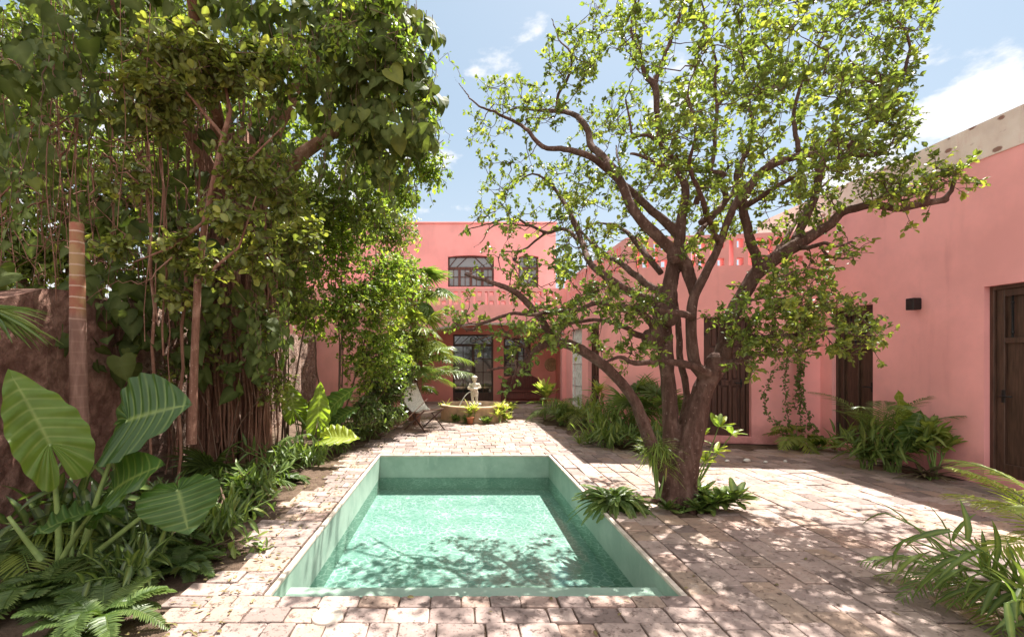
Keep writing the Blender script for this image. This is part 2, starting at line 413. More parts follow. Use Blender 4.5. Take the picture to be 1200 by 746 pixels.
def glassm(name, c, rough=.06):
    m, t, o = newmat(name); n = noise(t, 2, 2)
    princ(t, o, c, rough, .9, n, .06, .01, coat=.6); return m
M['glass'] = glassm('dark_window_glass', (.02, .022, .024))
M['glassup'] = glassm('sky_tinted_glass', (.16, .18, .20), .10)  # paler grey-blue base stands in for sky reflected in the upper panes
M['jet'] = plain('white_water_jet', (.85, .88, .9), .15, .6)
def tubem():
    m, t, o = newmat('ringed_palm_bark')
    g = nd(t, 'ShaderNodeNewGeometry').outputs['Position']; sp = nd(t, 'ShaderNodeSeparateXYZ'); t.links.new(g, sp.inputs[0])
    a = noise(t, 5, 5, .6, g); st = noise(t, 20, 5, .6, g, (1, 1, .15))
    low = mixc(t, maprange(t, st, .35, .7), (.20, .11, .085), (.33, .20, .16))
    up = mixc(t, maprange(t, a, .35, .6), (.28, .10, .065), (.32, .20, .10))
    col = mixc(t, maprange(t, sp.outputs[2], 1.95, 2.1), low, up)
    z = mathn(t, 'ADD', sp.outputs[2], mathn(t, 'MULTIPLY', a, .035))
    fr = mathn(t, 'FRACT', mathn(t, 'MULTIPLY', z, 9.5))
    ring = mathn(t, 'GREATER_THAN', fr, .86)
    ring = mathn(t, 'MULTIPLY', ring, maprange(t, sp.outputs[2], 1.9, 2.05, .15, 1))
    col = mixc(t, mathn(t, 'MULTIPLY', ring, .8), col, (.50, .34, .26))
    princ(t, o, col, .8, .2, mathn(t, 'ADD', ring, st), .6, .01); return m
M['ringbark'] = tubem()
M['citbark'] = barkmat('citrus_bark', (.055, .03, .023), (.125, .07, .055), (.24, .155, .125), 16)
M['figbark'] = barkmat('fig_root_bark', (.10, .045, .03), (.26, .13, .09), (.42, .25, .18), 11, (1, 1, .12))
M['stem'] = plain('green_stem', (.16, .24, .06), .5)
M['palestem'] = plain('pale_green_stalk', (.26, .36, .12), .45)
M['twigbrown'] = plain('brown_twig', (.16, .10, .07), .8)
L_ = {}
L_['citrus'] = leafmat('citrus_leaf', (.045, .068, .017), (.100, .140, .028), (.29, .30, .06), trans=.42)
L_['heart'] = leafmat('heart_leaf', (0.039, 0.061, 0.017), (0.094, 0.121, 0.031), (0.276, 0.287, 0.066), rib=(.2, .24, .09), trans=.30, rough=.6, spec=.12)
L_['round'] = leafmat('round_leaf', (0.056, 0.066, 0.019), (0.131, 0.141, 0.037), (0.337, 0.318, 0.075), trans=.35)
L_['fig'] = leafmat('small_fig_leaf', (0.054, 0.081, 0.018), (0.117, 0.163, 0.031), (0.270, 0.306, 0.054), trans=.42)
L_['bush'] = leafmat('sunny_bush_leaf', (0.066, 0.122, 0.021), (0.141, 0.224, 0.037), (0.355, 0.393, 0.056), trans=.45)
L_['palm'] = leafmat('palm_leaf', (0.036, 0.079, 0.022), (0.079, 0.144, 0.036), (0.216, 0.259, 0.065), trans=.35, rough=.38)
L_['palmy'] = leafmat('yellow_green_palm_leaf', (0.130, 0.170, 0.030), (0.260, 0.300, 0.050), (0.480, 0.460, 0.100), trans=.4)
L_['fern'] = leafmat('fern_leaf', (0.026, 0.060, 0.017), (0.053, 0.105, 0.026), (0.105, 0.165, 0.045), trans=.3)
L_['ear'] = leafmat('elephant_ear_leaf', (0.043, 0.093, 0.025), (0.072, 0.145, 0.034), (0.145, 0.230, 0.043), rib=(.42, .52, .18), trans=.40, rough=.36, spec=.4)
L_['earmid'] = leafmat('fresh_elephant_ear_leaf', (.09, .16, .03), (.15, .25, .045), (.24, .34, .06), rib=(.5, .58, .22), trans=.45, rough=.4)
L_['earlight'] = leafmat('young_elephant_ear_leaf', (0.140, 0.220, 0.030), (0.260, 0.360, 0.050), (0.400, 0.460, 0.080), rib=(.5, .58, .22), trans=.45)
L_['dark'] = leafmat('dark_glossy_leaf', (0.022, 0.049, 0.015), (0.045, 0.090, 0.022), (0.090, 0.150, 0.038), trans=.25, rough=.3, spec=.5)
L_['croton'] = leafmat('croton_leaf', (0.100, 0.160, 0.030), (0.250, 0.320, 0.070), (0.550, 0.520, 0.140), trans=.35)
L_['dry'] = leafmat('dry_leaf', (0.120, 0.070, 0.040), (0.200, 0.120, 0.070), (0.340, 0.240, 0.140), trans=.2, tcol=(1, 1, 1))
L_['purple'] = leafmat('purple_leaf', (0.050, 0.020, 0.030), (0.090, 0.030, 0.050), (0.140, 0.060, 0.070), trans=.2, tcol=(1, 1, 1))

# ------------------------------------------------------------------ leaf shapes
def outline_leaf(ws, fold=.12, droop=.12, ribw=1.0):
    """ws = [(t, halfwidth)]: strip of quads each side of the midrib"""
    v = []; r = []; f = []
    for t, h in ws:
        z = -droop*t*t
        v += [(-h, t, z, fold*h), (0, t, z, 0), (h, t, z, fold*h)]; r += [0, ribw, 0]
    for i in range(len(ws)-1):
        a = 3*i; b = a+3
        f += [[a, a+1, b+1, b], [a+1, a+2, b+2, b+1]]
    return np.array(v, float), f, np.array(r, float)
T_ov = outline_leaf([(0, .02), (.3, .42), (.65, .46), (1, .02)], .35, .18)
T_rd = outline_leaf([(0, .05), (.22, .42), (.6, .52), (.9, .3), (1, .03)], .25, .15)
T_ln = outline_leaf([(0, .12), (.35, .5), (.7, .36), (1, .02)], .3, .30)
T_st = outline_leaf([(0, .3), (.3, .5), (.6, .42), (.85, .22), (1, .02)], .4, .38)
def heart_t():
    out = [(0, 0), (.22, -.16), (.46, -.12), (.54, .12), (.48, .38), (.30, .68), (.12, .90), (0, 1.05)]
    v = [(0, .0, 0), (0, .35, -.02), (0, .7, -.10), (0, 1.05, -.24)]; r = [1, 1, 1, 1]
    R_ = []
    for s in (1, -1):
        k = len(v)
        for x, y in out[1:-1]:
            v.append((s*x, y, .10*abs(x)-.2*max(y, 0)**2)); r.append(0)
        R_.append([list(range(k, k+6))])
    f = []
    for a in (4, 10):
        f += [[0, a, a+1, a+2], [0, a+2, a+3, 1], [1, a+3, a+4, 2], [2, a+4, a+5, 3]]
    v = np.array(v, float); return np.concatenate([v, 0*v[:, :1]], 1), f, np.array(r, float)
T_ht = heart_t()
T_blade = outline_leaf([(0, .5), (.5, .5), (1, .03)], .5, .12)

def rdir(n, zlo=-1, zhi=1):
    a = R.uniform(0, 2*PI, n); z = R.uniform(zlo, zhi, n); q = np.sqrt(np.maximum(0, 1-z*z))
    return np.stack([q*np.cos(a), q*np.sin(a), z], -1)

# ------------------------------------------------------------------ THE SETTING
PX0, PX1, PY0, PY1 = -1.27, 1.53, 3.235, 7.93       # pool rim
PF, PW = -.58, -.37                                  # pool floor and water level
g = G()
B = 700
xs = [-B, PX0, PX1, B]; ys = [-B, PY0, PY1, B]
for i in range(3):
    for j in range(3):
        if i == 1 and j == 1: continue
        g.add([(xs[i], ys[j], -.017), (xs[i+1], ys[j], -.017), (xs[i+1], ys[j+1], -.017), (xs[i], ys[j+1], -.017)], [[0, 1, 2, 3]])
structure(g.build('ground', M['soil']))

def bed_left(Y): return -1.80+.25*max(0, (Y-7))/4.5+.10*math.sin(Y*2.1)+.05*math.sin(Y*5.3)
def bed_right(Y):
    if Y < 7.9: return 99
    return float(np.interp(Y, [7.9, 8.5, 9.4, 11.6, 13.8, 14.4], [3.2, 2.95, 2.6, 2.2, 2.15, 2.1]))+.06*math.sin(Y*4)
def paved(x, y):
    if PX0-.005 < x < PX1+.005 and PY0-.005 < y < PY1+.005: return False
    if x < bed_left(y): return False
    if y < 3 and x < -1.95: return False
    if x > bed_right(y) and y < 14.4 and x < 3.3: return False
    if x > 6.66: return False
    if y > 14.25: return False
    if x > 3.25 and y > 9.3-(x-3.3)*.147: return False
    if (x-2.45)**2+(y-5.3)**2 < .34**2: return False
    if (x-5.6)**2/1.0+(y-8.75)**2/.12 < 1 or (x > 6.35 and 6.2 < y < 7.3): return False
    return True
g = G()
def slab(x0, x1, y0, y1):
    if not paved((x0+x1)/2, (y0+y1)/2): return
    gp = .003
    j = lambda: random.uniform(-.006, .006)
    h = random.uniform(-.004, .004); tx = random.uniform(-.006, .006); ty = random.uniform(-.006, .006)
    c = [(x0+gp+j()*.6, y0+gp+j()*.6), (x1-gp+j()*.6, y0+gp+j()*.6), (x1-gp+j()*.6, y1-gp+j()*.6), (x0+gp+j()*.6, y1-gp+j()*.6)]
    # split the edges so the stones have worn, uneven outlines
    pts = []
    for i in range(4):
        a = np.array(c[i]); b = np.array(c[(i+1) % 4]); dn = np.array([-(b-a)[1], (b-a)[0]]); dn = dn/max(1e-6, np.linalg.norm(dn))
        pts.append(a+nrm(b-a)*.012+dn*.0015); pts.append(a*.6+b*.4+dn*random.uniform(-.001, .005)); pts.append(b-nrm(b-a)*.012+dn*.0015)
    pts = np.array(pts); cen = pts.mean(0); n = len(pts)
    def z(p, d): return h+tx*(p[0]-cen[0])/.2+ty*(p[1]-cen[1])/.2+d
    outer = [(p[0], p[1], z(p, -.02)) for p in pts]; mid = [(p[0], p[1], z(p, -.004)) for p in pts]
    inn = [(*(cen+(p-cen)*.955), z(p, 0)) for p in pts]
    F = [[i, (i+1) % n, n+(i+1) % n, n+i] for i in range(n)]+[[n+i, n+(i+1) % n, 2*n+(i+1) % n, 2*n+i] for i in range(n)]+[[2*n+i for i in range(n)]]
    g.add(outer+mid+inn, F, random.random())
def rows(xa, xb, ya, yb, lo=.18, hi=.24, wl=.17, wh=.30):
    y = ya
    while y < yb-.02:
        hgt = random.uniform(lo, hi)
        if yb-(y+hgt) < .12: hgt = yb-y
        x = xa-random.uniform(0, .15) if xa not in (PX0, PX1) else xa
        while x < xb-.02:
            wd = random.uniform(wl, wh)
            if xb-(x+wd) < .12: wd = xb-x
            slab(x, x+wd, y, y+hgt); x += wd
        y += hgt
def cols(xa, xb, ya, yb):
    x = xa
    while x < xb-.02:
        wd = random.uniform(.19, .25)
        if xb-(x+wd) < .12: wd = xb-x
        y = ya-random.uniform(0, .2)
        while y < yb:
            hh = random.uniform(.2, .42); 
            if y < PY0 < y+hh-.02 and x < PX1: hh = PY0-y
            slab(x, x+wd, y, y+hh); y += hh
        x += wd
rows(-2.1, PX1+.052, -.4, PY0)
rows(-2.1, PX0-.055, PY0, PY1+.055)
rows(-2.1, 3.3, PY1+.055, 14.3)
cols(PX1+.055, 6.75, -.4, 3.235); cols(PX1+.055, 6.75, 3.235, PY1+.055); cols(3.3, 6.75, PY1+.055, 9.35)
structure(g.build('paving', M['stone']))
# pool basin
g = G()
d0 = -.012
def quad(a, b, c, d, **k): g.add([a, b, c, d], [[0, 1, 2, 3]], **k)
LY, LZ = 3.66, -.15                                  # ledge along the near side
quad((PX0, LY, LZ), (PX0, PY1, LZ), (PX0, PY1, PF), (PX0, LY, PF)); quad((PX0, PY0, d0), (PX0, PY1, d0), (PX0, PY1, LZ), (PX0, PY0, LZ))
quad((PX1, LY, LZ), (PX1, PY1, LZ), (PX1, PY1, PF), (PX1, LY, PF)); quad((PX1, PY0, d0), (PX1, PY1, d0), (PX1, PY1, LZ), (PX1, PY0, LZ))
quad((PX0, PY1, d0), (PX1, PY1, d0), (PX1, PY1, PF), (PX0, PY1, PF))
quad((PX0, PY0, d0), (PX1, PY0, d0), (PX1, PY0, LZ), (PX0, PY0, LZ))
quad((PX0, LY, LZ), (PX1, LY, LZ), (PX1, LY, PF), (PX0, LY, PF))
quad((PX0, PY0, LZ), (PX1, PY0, LZ), (PX1, LY, LZ), (PX0, LY, LZ))
structure(g.build('pool_wall', M['pool']))
g = G()
quad((PX0, LY, PF), (PX1, LY, PF), (PX1, PY1, PF), (PX0, PY1, PF))
structure(g.build('pool_floor', M['poolfloor']))
g = G()
g.box(.45, PX1-.003, LY+.002, LY+.28, PF+.002, -.41, bev=.01); g.box(.45, PX1-.003, LY+.28, LY+.56, PF+.002, -.47, bev=.01); g.box(.45, PX1-.003, LY+.56, LY+.84, PF+.002, -.53, bev=.01)
structure(g.build('pool_step', M['pool']))
g = G()                                              # thin pale coping round the rim
e = .035
g.box(PX0-e, PX0+.006, PY0, PY1+e, -.028, .002, bev=.004); g.box(PX1-.006, PX1+e, PY0, PY1+e, -.028, .002, bev=.004)
g.box(PX0+.006, PX1-.006, PY1-.006, PY1+e, -.028, .002, bev=.004)
structure(g.build('pool_coping', M['coping']))
g = G()
quad((PX0+.001, LY+.001, PW), (PX1-.001, LY+.001, PW), (PX1-.001, PY1-.001, PW), (PX0+.001, PY1-.001, PW))
structure(g.build('pool_water', M['water']))
# fittings
c = P(692, 597, 0); Yl = 1.53*FP/(692-VX)
fit = G()
th = np.linspace(0, 2*PI, 25)[:-1]; zc = CH-(597-HY)*Yl/FP
fit.tube([(1.528, Yl+.075*math.cos(a), zc+.075*math.sin(a)) for a in np.linspace(0, 2*PI, 25)], .008, 6)
fit.ball((1.53, Yl, zc), (.012, .066, .066))
tag(fit.build('pool_light', M['pool']), 'round green light fitting set in the right wall of the pool', 'pool light')
lid = G(); c = P(384, 722, 1.6*FP/302); lid.lathe([(0, .010), (.085, .010), (.095, .007), (.097, -.02)], (c[0], c[1], 0), 40)
for a in (0, PI): lid.ball((c[0]+.03*math.cos(a+.5), c[1]+.03*math.sin(a+.5), .010), (.008, .008, .002))
tag(lid.build('skimmer_lid', M['coping']), 'round pale lid set in the paving before the pool', 'lid')

# ------------------------------------------------------------------ walls with openings
def frame(o, d, n):
    o = np.array([o[0], o[1]], float); d = np.array(d, float); d = d/np.linalg.norm(d); n = np.array(n, float); n = n/np.linalg.norm(n)
    def f(v):                                        # v = (u along, w inward, z)
        v = np.atleast_2d(np.asarray(v, float)); q = o[None, :]+v[:, 0:1]*d-v[:, 1:2]*n
        return np.concatenate([q, v[:, 2:3]], 1)
    return f
def wall(g, xf, u0, u1, z0, z1, th, ops, w0=0):
    us = sorted(set([u0, u1]+[x for o in ops for x in o[:2]])); zs = sorted(set([z0, z1]+[x for o in ops for x in o[2:]]))
    nu, nz_ = len(us)-1, len(zs)-1
    solid = np.ones((nu, nz_), bool)
    for i in range(nu):
        for j in range(nz_):
            cu, cz = (us[i]+us[i+1])/2, (zs[j]+zs[j+1])/2
            for o in ops:
                if o[0] < cu < o[1] and o[2] < cz < o[3]: solid[i, j] = False
    w1 = w0+th
    def q(*p): g.add(xf(p), [[0, 1, 2, 3]])
    for i in range(nu):
        for j in range(nz_):
            if not solid[i, j]: continue
            a, b, c_, d_ = us[i], us[i+1], zs[j], zs[j+1]
            for w_ in (w0, w1): q((a, w_, c_), (b, w_, c_), (b, w_, d_), (a, w_, d_))
            if i == 0 or not solid[i-1, j]: q((a, w0, c_), (a, w1, c_), (a, w1, d_), (a, w0, d_))
            if i == nu-1 or not solid[i+1, j]: q((b, w0, c_), (b, w1, c_), (b, w1, d_), (b, w0, d_))
            if j == 0 or not solid[i, j-1]: q((a, w0, c_), (b, w0, c_), (b, w1, c_), (a, w1, c_))
            if j == nz_-1 or not solid[i, j+1]: q((a, w0, d_), (b, w0, d_), (b, w1, d_), (a, w1, d_))
def slots(u0, u1, z0, z1, pitch=.34):
    o = []; u = u0
    while u+pitch <= u1+.001:
        o.append((u+.02, u+.10, z0, z1))
        h = (z1-z0)/3
        o.append((u+.155, u+.275, z0, z0+h*.85)); o.append((u+.155, u+.275, z1-h*1.0, z1))
        u += pitch
    return o
AX = 6.7
fA = frame((AX, 0), (0, 1), (-1, 0))
bd = np.array([AX-3.3, 8.8-9.3]); bl = np.linalg.norm(bd); bd = bd/bl
fB = frame((3.3, 9.3), bd, (bd[1], -bd[0]))
fC = frame((3.3, 0), (0, 1), (-1, 0))
wing = thing('courtyard_wing', 'long single storey pink house wing down the right side of the courtyard', 'house', (AX, 6, 0))
g = G()
DA, DB = (4.85, 6.07), (7.69, 8.53)
wall(g, fA, -4, 10.6, 0, 4.14, .40, [(DA[0], DA[1], .13, 2.51), (DB[0], DB[1], .13, 2.48)])
g.build('wall', M['pink'], wing)
g = G(); wall(g, fA, -4.02, 10.62, 4.14, 4.60, .44, [], -.012); wall(g, fA, 8.83, 10.6, 3.3, 4.14, .02, [], -.022); g.build('parapet', M['beige'], wing)
g = G()
BDo = (1.42, 2.26)
wall(g, fB, 0, bl, 0, 3.95, .22, [(BDo[0], BDo[1], .13, 2.38)]+slots(.15, bl-.1, 3.36, 3.86))
g.build('wall', M['pink'], wing)
g = G()
CD, CG = (11.07, 12.0), (12.57, 13.75)
wall(g, fC, 9.302, 14.62, 0, 3.95, .22, [(CD[0], CD[1], .13, 2.38), (CG[0], CG[1], .13, 2.42)]+slots(9.6, 14.3, 3.36, 3.86))
g.build('wall', M['pink'], wing)
g = G(); g.add([(3.4, 9.4, 3.12), (6.7, 8.98, 3.12), (6.7, 14.6, 3.12), (3.4, 14.6, 3.12)], [[0, 1, 2, 3]])
g.box(3.55, 6.68, 14.3, 14.6, 0, 3.1)
g.build('roof', M['render'], wing)
for xf, ops in ((fA, (DA, DB)), (fB, (BDo,)), (fC, (CD, CG))):
    for o in ops: g = G(); g.box(o[0]+.002, o[1]-.002, -.018, .16, .02, .134, xf, bev=.006); g.build('threshold', M['pink'], wing)
def panel_door(xf, u0, u1, z0, z1, w, parent, mat, grille=False, style='panel', hside=1, label=None):
    g = G(); W_ = u1-u0
    g.box(u0, u1, w+.035, w+.07, z0, z1, xf)
    fr = .05
    g.box(u0, u0+fr, w-.03, w+.05, z0, z1, xf, bev=.004); g.box(u1-fr, u1, w-.03, w+.05, z0, z1, xf, bev=.004); g.box(u0+fr, u1-fr, w-.03, w+.05, z1-fr, z1, xf, bev=.004)
    a, b = u0+fr+.004, u1-fr-.004; st = .085
    g.box(a, a+st, w, w+.034, z0, z1-fr, xf, bev=.004); g.box(b-st, b, w, w+.034, z0, z1-fr, xf, bev=.004)
    zr = [z0+.16, z0+.95, z0+1.2, z1-fr-.62, z1-fr-.09]
    ww = b-a-2*st
    g.box(a+st, b-st, w, w+.034, z0, zr[0], xf, bev=.004); g.box(a+st, b-st, w, w+.034, zr[4], z1-fr, xf, bev=.004)
    if style == 'panel':
        g.box(a+st, b-st, w, w+.034, zr[1], zr[1]+.1, xf, bev=.004); g.box(a+st, b-st, w, w+.034, zr[3], zr[3]+.1, xf, bev=.004)
        nn = 3
        for k in range(nn+1):
            if 0 < k < nn:
                c_ = a+st+ww*k/nn; g.box(c_-.03, c_+.03, w, w+.034, zr[0], zr[4], xf, bev=.004)
        for k in range(nn):
            p0 = a+st+ww*k/nn+.045; p1 = a+st+ww*(k+1)/nn-.045
            for q0, q1 in ((zr[0], zr[1]), (zr[1]+.1, zr[3]), (zr[3]+.1, zr[4])): g.box(p0, p1, w+.012, w+.036, q0+.03, q1-.03, xf, bev=.010)
    else:
        g.box(a+st, b-st, w, w+.034, zr[3]-.05, zr[3]+.02, xf, bev=.004)
        g.box((a+b)/2-.03, (a+b)/2+.03, w, w+.034, zr[0], zr[3]-.05, xf, bev=.004)
    d = g.build('door', mat, parent)
    if label: d['label'] = label
    if style == 'grille':
        h = G()
        for k in range(6):
            c_ = a+st+ww*(k+.5)/6; h.tube([(c_, w+.012, zr[3]+.02), (c_, w+.012, zr[4])], .011, 8, xf=xf)
            h.ball((0, 0, 0), .018, 8, 6, xf=lambda v, c_=c_: xf(v+np.array([c_, w+.012, zr[3]+.08]))); h.ball((0, 0, 0), .018, 8, 6, xf=lambda v, c_=c_: xf(v+np.array([c_, w+.012, zr[4]-.08])))
        h.build('grille', M['black'], d)
    h = G(); hu = (u1-.13) if hside > 0 else (u0+.13); s = -1 if hside > 0 else 1
    h.box(hu-.02, hu+.02, w-.008, w+.004, z0+.92, z0+1.08, xf, bev=.004)
    h.tube([(hu, w-.004, z0+1.0), (hu, w-.05, z0+1.0), (hu+s*.05, w-.055, z0+1.0), (hu+s*.13, w-.05, z0+1.0)], .010, 8, xf=xf)
    h.build('handle', M['black'], d)
    for zz in (z0+.25, z0+1.9): h = G(); h.tube([(u0+fr if hside > 0 else u1-fr, w-.036, zz), (u0+fr if hside > 0 else u1-fr, w-.036, zz+.09)], .010, 8, xf=xf); h.build('hinge', M['black'], d)
    return d
panel_door(fA, DA[0], DA[1], .134, 2.51, .10, wing, M['wood2'], style='grille', hside=1, label='nearest dark brown door with black bars, at the right edge')
panel_door(fA, DB[0], DB[1], .134, 2.48, .10, wing, M['wood2'], style='grille', hside=-1, label='narrow dark brown door behind the tall palm fronds')
panel_door(fB, BDo[0], BDo[1], .134, 2.38, .12, wing, M['wood'], label='panelled dark wood door seen behind the tree')
panel_door(fC, CD[0], CD[1], .134, 2.38, .12, wing, M['wood'])
g = G()                                               # white wrought iron gate
u0, u1 = CG
g.tube([(u0+.02, .05, .14), (u0+.02, .05, 2.40)], .016, 6, xf=fC); g.tube([(u1-.02, .05, .14), (u1-.02, .05, 2.40)], .016, 6, xf=fC)
for zz in (.16, .85, 1.45, 2.0, 2.39): g.tube([(u0+.02, .05, zz), (u1-.02, .05, zz)], .013, 6, xf=fC)
for k in range(1, 11):
    uu = u0+(u1-u0)*k/11; g.tube([(uu, .05, .14), (uu, .05, 2.39)], .009, 6, xf=fC)
for zz in (.5, 1.15, 1.72, 2.2):
    for k in range(5):
        cu = u0+(u1-u0)*(k+.5)/5; g.tube([(cu+.07*math.cos(a), .05, zz+.09*math.sin(a)) for a in np.linspace(0, 2*PI, 13)], .007, 5, xf=fC)
d = g.build('gate', M['white'], wing); d['label'] = 'white wrought iron gate'
g = G(); g.box(u0, u1, .12, .15, .13, 2.42, fC); g.build('door', M['white'], wing)

# wall lamp
Yw = 6.7*FP/(1076-VX)
lamp = thing('wall_lamp', 'small dark square wall lamp between the two brown doors', 'wall lamp', (AX, Yw, 2.1))
g = G(); z0 = CH+(HY-363)*Yw/FP; z1 = CH+(HY-351)*Yw/FP
g.box(-.06+Yw, .06+Yw, -.13, -.012, z0, z1+.02, fA, bev=.006); g.build('shade', M['black'], lamp)
g = G(); g.box(-.05+Yw, .05+Yw, -.012, 0, z0+.01, z1+.01, fA); g.build('back_plate', M['black'], lamp)

# ------------------------------------------------------------------ two storey house at the back
YD, YB = 14.4, 16.2
fD = frame((0, YD), (1, 0), (0, -1)); fE = frame((0, YB), (1, 0), (0, -1))
hs = thing('pink_house', 'two storey pink house with arched upper windows at the end of the courtyard', 'house', (0, 15.3, 0))
g = G()
def px2u(px, Y): return (px-VX)*Y/FP
o0, o1 = -1.1, 3.18
wall(g, fD, -6, 3.298, 0.0, 3.72, .24, [(o0, o1, 0.0, 2.62)]+slots(-.6, 3.2, 3.22, 3.62, .36))
# the flat arch: corner fillets
cx = (o0+o1)/2; hw = (o1-o0)/2
for s in (-1, 1):
    arc = [(cx+s*hw*t, 2.62-.30*t**2.2) for t in np.linspace(0, 1, 13)]
    g.prism([(cx+s*hw, 2.625), (cx, 2.625)][::1]+arc[1:], -.003, .237, fD)
g.build('porch_wall', M['pink'], hs)
g = G(); arc = [(cx+hw*1.02*t, 2.63-.30*abs(t)**2.2) for t in np.linspace(-1, 1, 25)]
g.prism([(a, b+.05) for a, b in arc]+[(a, b-.012) for a, b in arc[::-1]], -.05, -.004, fD); g.build('arch_moulding', M['render'], hs)
g = G()
DE = (-.12, 1.25, .15, 2.42); WE = (1.60, 2.52, 1.0, 2.3)
U1 = (-.29, 1.27, 4.03, 5.10); U2 = (2.1, 2.78, 4.03, 5.10)
wall(g, fE, -6, 6, .15, 3.0, .25, [DE, WE]); g.build('porch_back_wall', M['shade_pink'], hs)
g = G(); wall(g, fE, -6, 3.36, 3.0, 6.17, .3, [U1, U2])
for (a, b, c_, d_) in (U1, U2):
    m_ = (a+b)/2; h_ = (b-a)/2
    for s in (-1, 1):
        arc = [(m_+s*h_*t, d_-.05*t**2) for t in np.linspace(0, 1, 9)]
        g.prism([(m_+s*h_, d_+.004), (m_, d_+.004)]+arc[1:], -.003, .297, fE)
g.build('upper_wall', M['pink'], hs)
g = G(); g.box(-6.05, 3.41, -.04, .36, 6.17, 6.23, fE, bev=.01); g.build('roof_edge', M['pink'], hs)
g = G(); g.box(-6, 3.5, .24, YB-YD-.002, 2.98, 3.1, fD); g.build('terrace_floor', M['render'], hs)
g = G(); g.box(3.36, 3.6, .24, YB-YD, .15, 2.98, fD); g.build('porch_side_wall', M['shade_pink'], hs)
g = G(); g.box(-2.4, 3.296, -.28, YB-YD, 0, .148, fD, bev=.01); g.build('porch_floor', M['stone'], hs)
def glazed(xf, u0, u1, z0, z1, w, parent, leaves, rowsn, glass, name='window', transom=.45, arch=0, legs=0):
    g = G(); fr = .055
    g.box(u0, u0+fr, w, w+.07, z0, z1, xf, bev=.004); g.box(u1-fr, u1, w, w+.07, z0, z1, xf, bev=.004)
    g.box(u0+fr, u1-fr, w, w+.07, z1-fr, z1, xf); g.box(u0+fr, u1-fr, w, w+.07, z0, z0+(.3 if legs else fr), xf)
    zt = z1-transom
    g.box(u0+fr, u1-fr, w-.01, w+.07, zt-.04, zt+.04, xf, bev=.004)
    for k in range(1, leaves):
        c_ = u0+(u1-u0)*k/leaves; g.box(c_-.045, c_+.045, w-.006, w+.07, z0, zt-.04, xf, bev=.004)
    for k in range(leaves):
        a = u0+(u1-u0)*k/leaves; b = u0+(u1-u0)*(k+1)/leaves; m_ = (a+b)/2
        g.box(m_-.012, m_+.012, w+.02, w+.05, z0+fr, zt-.04, xf)
        for q in range(1, rowsn):
            zz = z0+fr+(zt-z0-fr)*q/rowsn; g.box(a+.04, b-.04, w+.02, w+.05, zz-.012, zz+.012, xf)
    # transom tracery: a ring and slanted bars
    m_ = (u0+u1)/2; zc = (zt+.04+z1-fr)/2; r = (z1-fr-zt-.04)/2*.75
    if leaves != 4: g.tube([(m_+r*math.cos(a), w+.03, zc+r*math.sin(a)) for a in np.linspace(0, 2*PI, 17)], .014, 6, xf=xf)
    q = (u1-u0)/2
    for s in (-1, 1):
        if q > .5:
            g.tube([(m_+s*(r+.02), w+.03, z1-fr), (m_+s*q*.62, w+.03, zt+.04)], .013, 6, xf=xf); g.tube([(m_+s*q*.62, w+.03, z1-fr), (m_+s*(q*.95), w+.03, zt+.04)], .013, 6, xf=xf)
    f = g.build(name, M['framewood'] if not legs else M['wood'], parent)
    h = G(); h.box(u0+fr, u1-fr, w+.055, w+.062, z0+fr, z1-fr, xf); h.build('pane', glass, f)
    return f
d = glazed(fE, *DE, .06, hs, 2, 4, M['glass'], 'door', .36, legs=1); d['label'] = 'tall glazed double door of dark wood'
h = G(); h.tube([(.63, .0, 1.1), (.63, .0, 1.3)], .012, 6, xf=fE); h.build('handle', M['black'], d)
d = glazed(fE, *WE, .06, hs, 2, 3, M['glass'], 'window', .30); d['label'] = 'dark porch window above the bench'
glazed(fE, *U1, .10, hs, 4, 2, M['glassup'], 'window', .42)['label'] = 'wide arched upper window of four sashes'
glazed(fE, *U2, .10, hs, 1, 2, M['glassup'], 'window', .42)['label'] = 'narrow arched upper window'
g = G()
g.tube([fE([(px2u(603, YB)+.06*math.cos(a), -.02, CH+(HY-304)*YB/FP+.06*math.sin(a))])[0] for a in np.linspace(0, 2*PI, 13)], .012, 6)
g.ball(fE([(px2u(603, YB), -.01, CH+(HY-304)*YB/FP)])[0], (.055, .02, .055)); g.build('vent', M['black'], hs)

# wall plaque, bench
c = P(646, 427, YB)
pl = thing('wall_plaque', 'round terracotta plaque hanging on the shaded porch wall', 'plaque', (c[0], YB, c[2]))
g = G()
for r, th_, dy in ((.20, .03, -.02), (.13, .022, -.045), (.06, .02, -.06)):
    g.tube([(c[0]+r*math.cos(a), YB+dy, c[2]+r*math.sin(a)) for a in np.linspace(0, 2*PI, 33)], th_, 8)
g.build('rim', M['hat'], pl)
g = G(); g.ball((c[0], YB-.012, c[2]), (.2, .03, .2), 24, 10); g.ball((c[0], YB-.06, c[2]), (.05, .04, .05)); g.build('disc', M['hat'], pl)
bx0, bx1, by = 1.47, 2.88, 15.55
bn = thing('bench', 'dark reddish wooden bench with a curved back under the porch', 'bench', ((bx0+bx1)/2, by, .15))
g = G(); zf = .15
g.box(bx0+.12, bx1-.12, by-.25, by+.25, zf+.38, zf+.44, bev=.01); g.build('seat', M['bench'], bn)
g = G(); g.box(bx0+.14, bx1-.14, by-.20, by-.16, zf+.16, zf+.379, bev=.008); g.build('seat_apron', M['bench'], bn)
g = G(); m_ = (bx0+bx1)/2; hw_ = (bx1-bx0)/2-.13
top = [(m_+hw_*t, zf+.92-.20*abs(t)**3) for t in np.linspace(-1, 1, 21)]
g.prism([(m_-hw_, zf+.44), (m_+hw_, zf+.44)]+top[::-1], by+.20, by+.25)
for t0 in np.linspace(-.9, .9, 15):
    x_ = m_+hw_*t0; g.box(x_-.022, x_+.022, by+.175, by+.199, zf+.47, zf+.84-.20*abs(t0)**3, bev=.004)
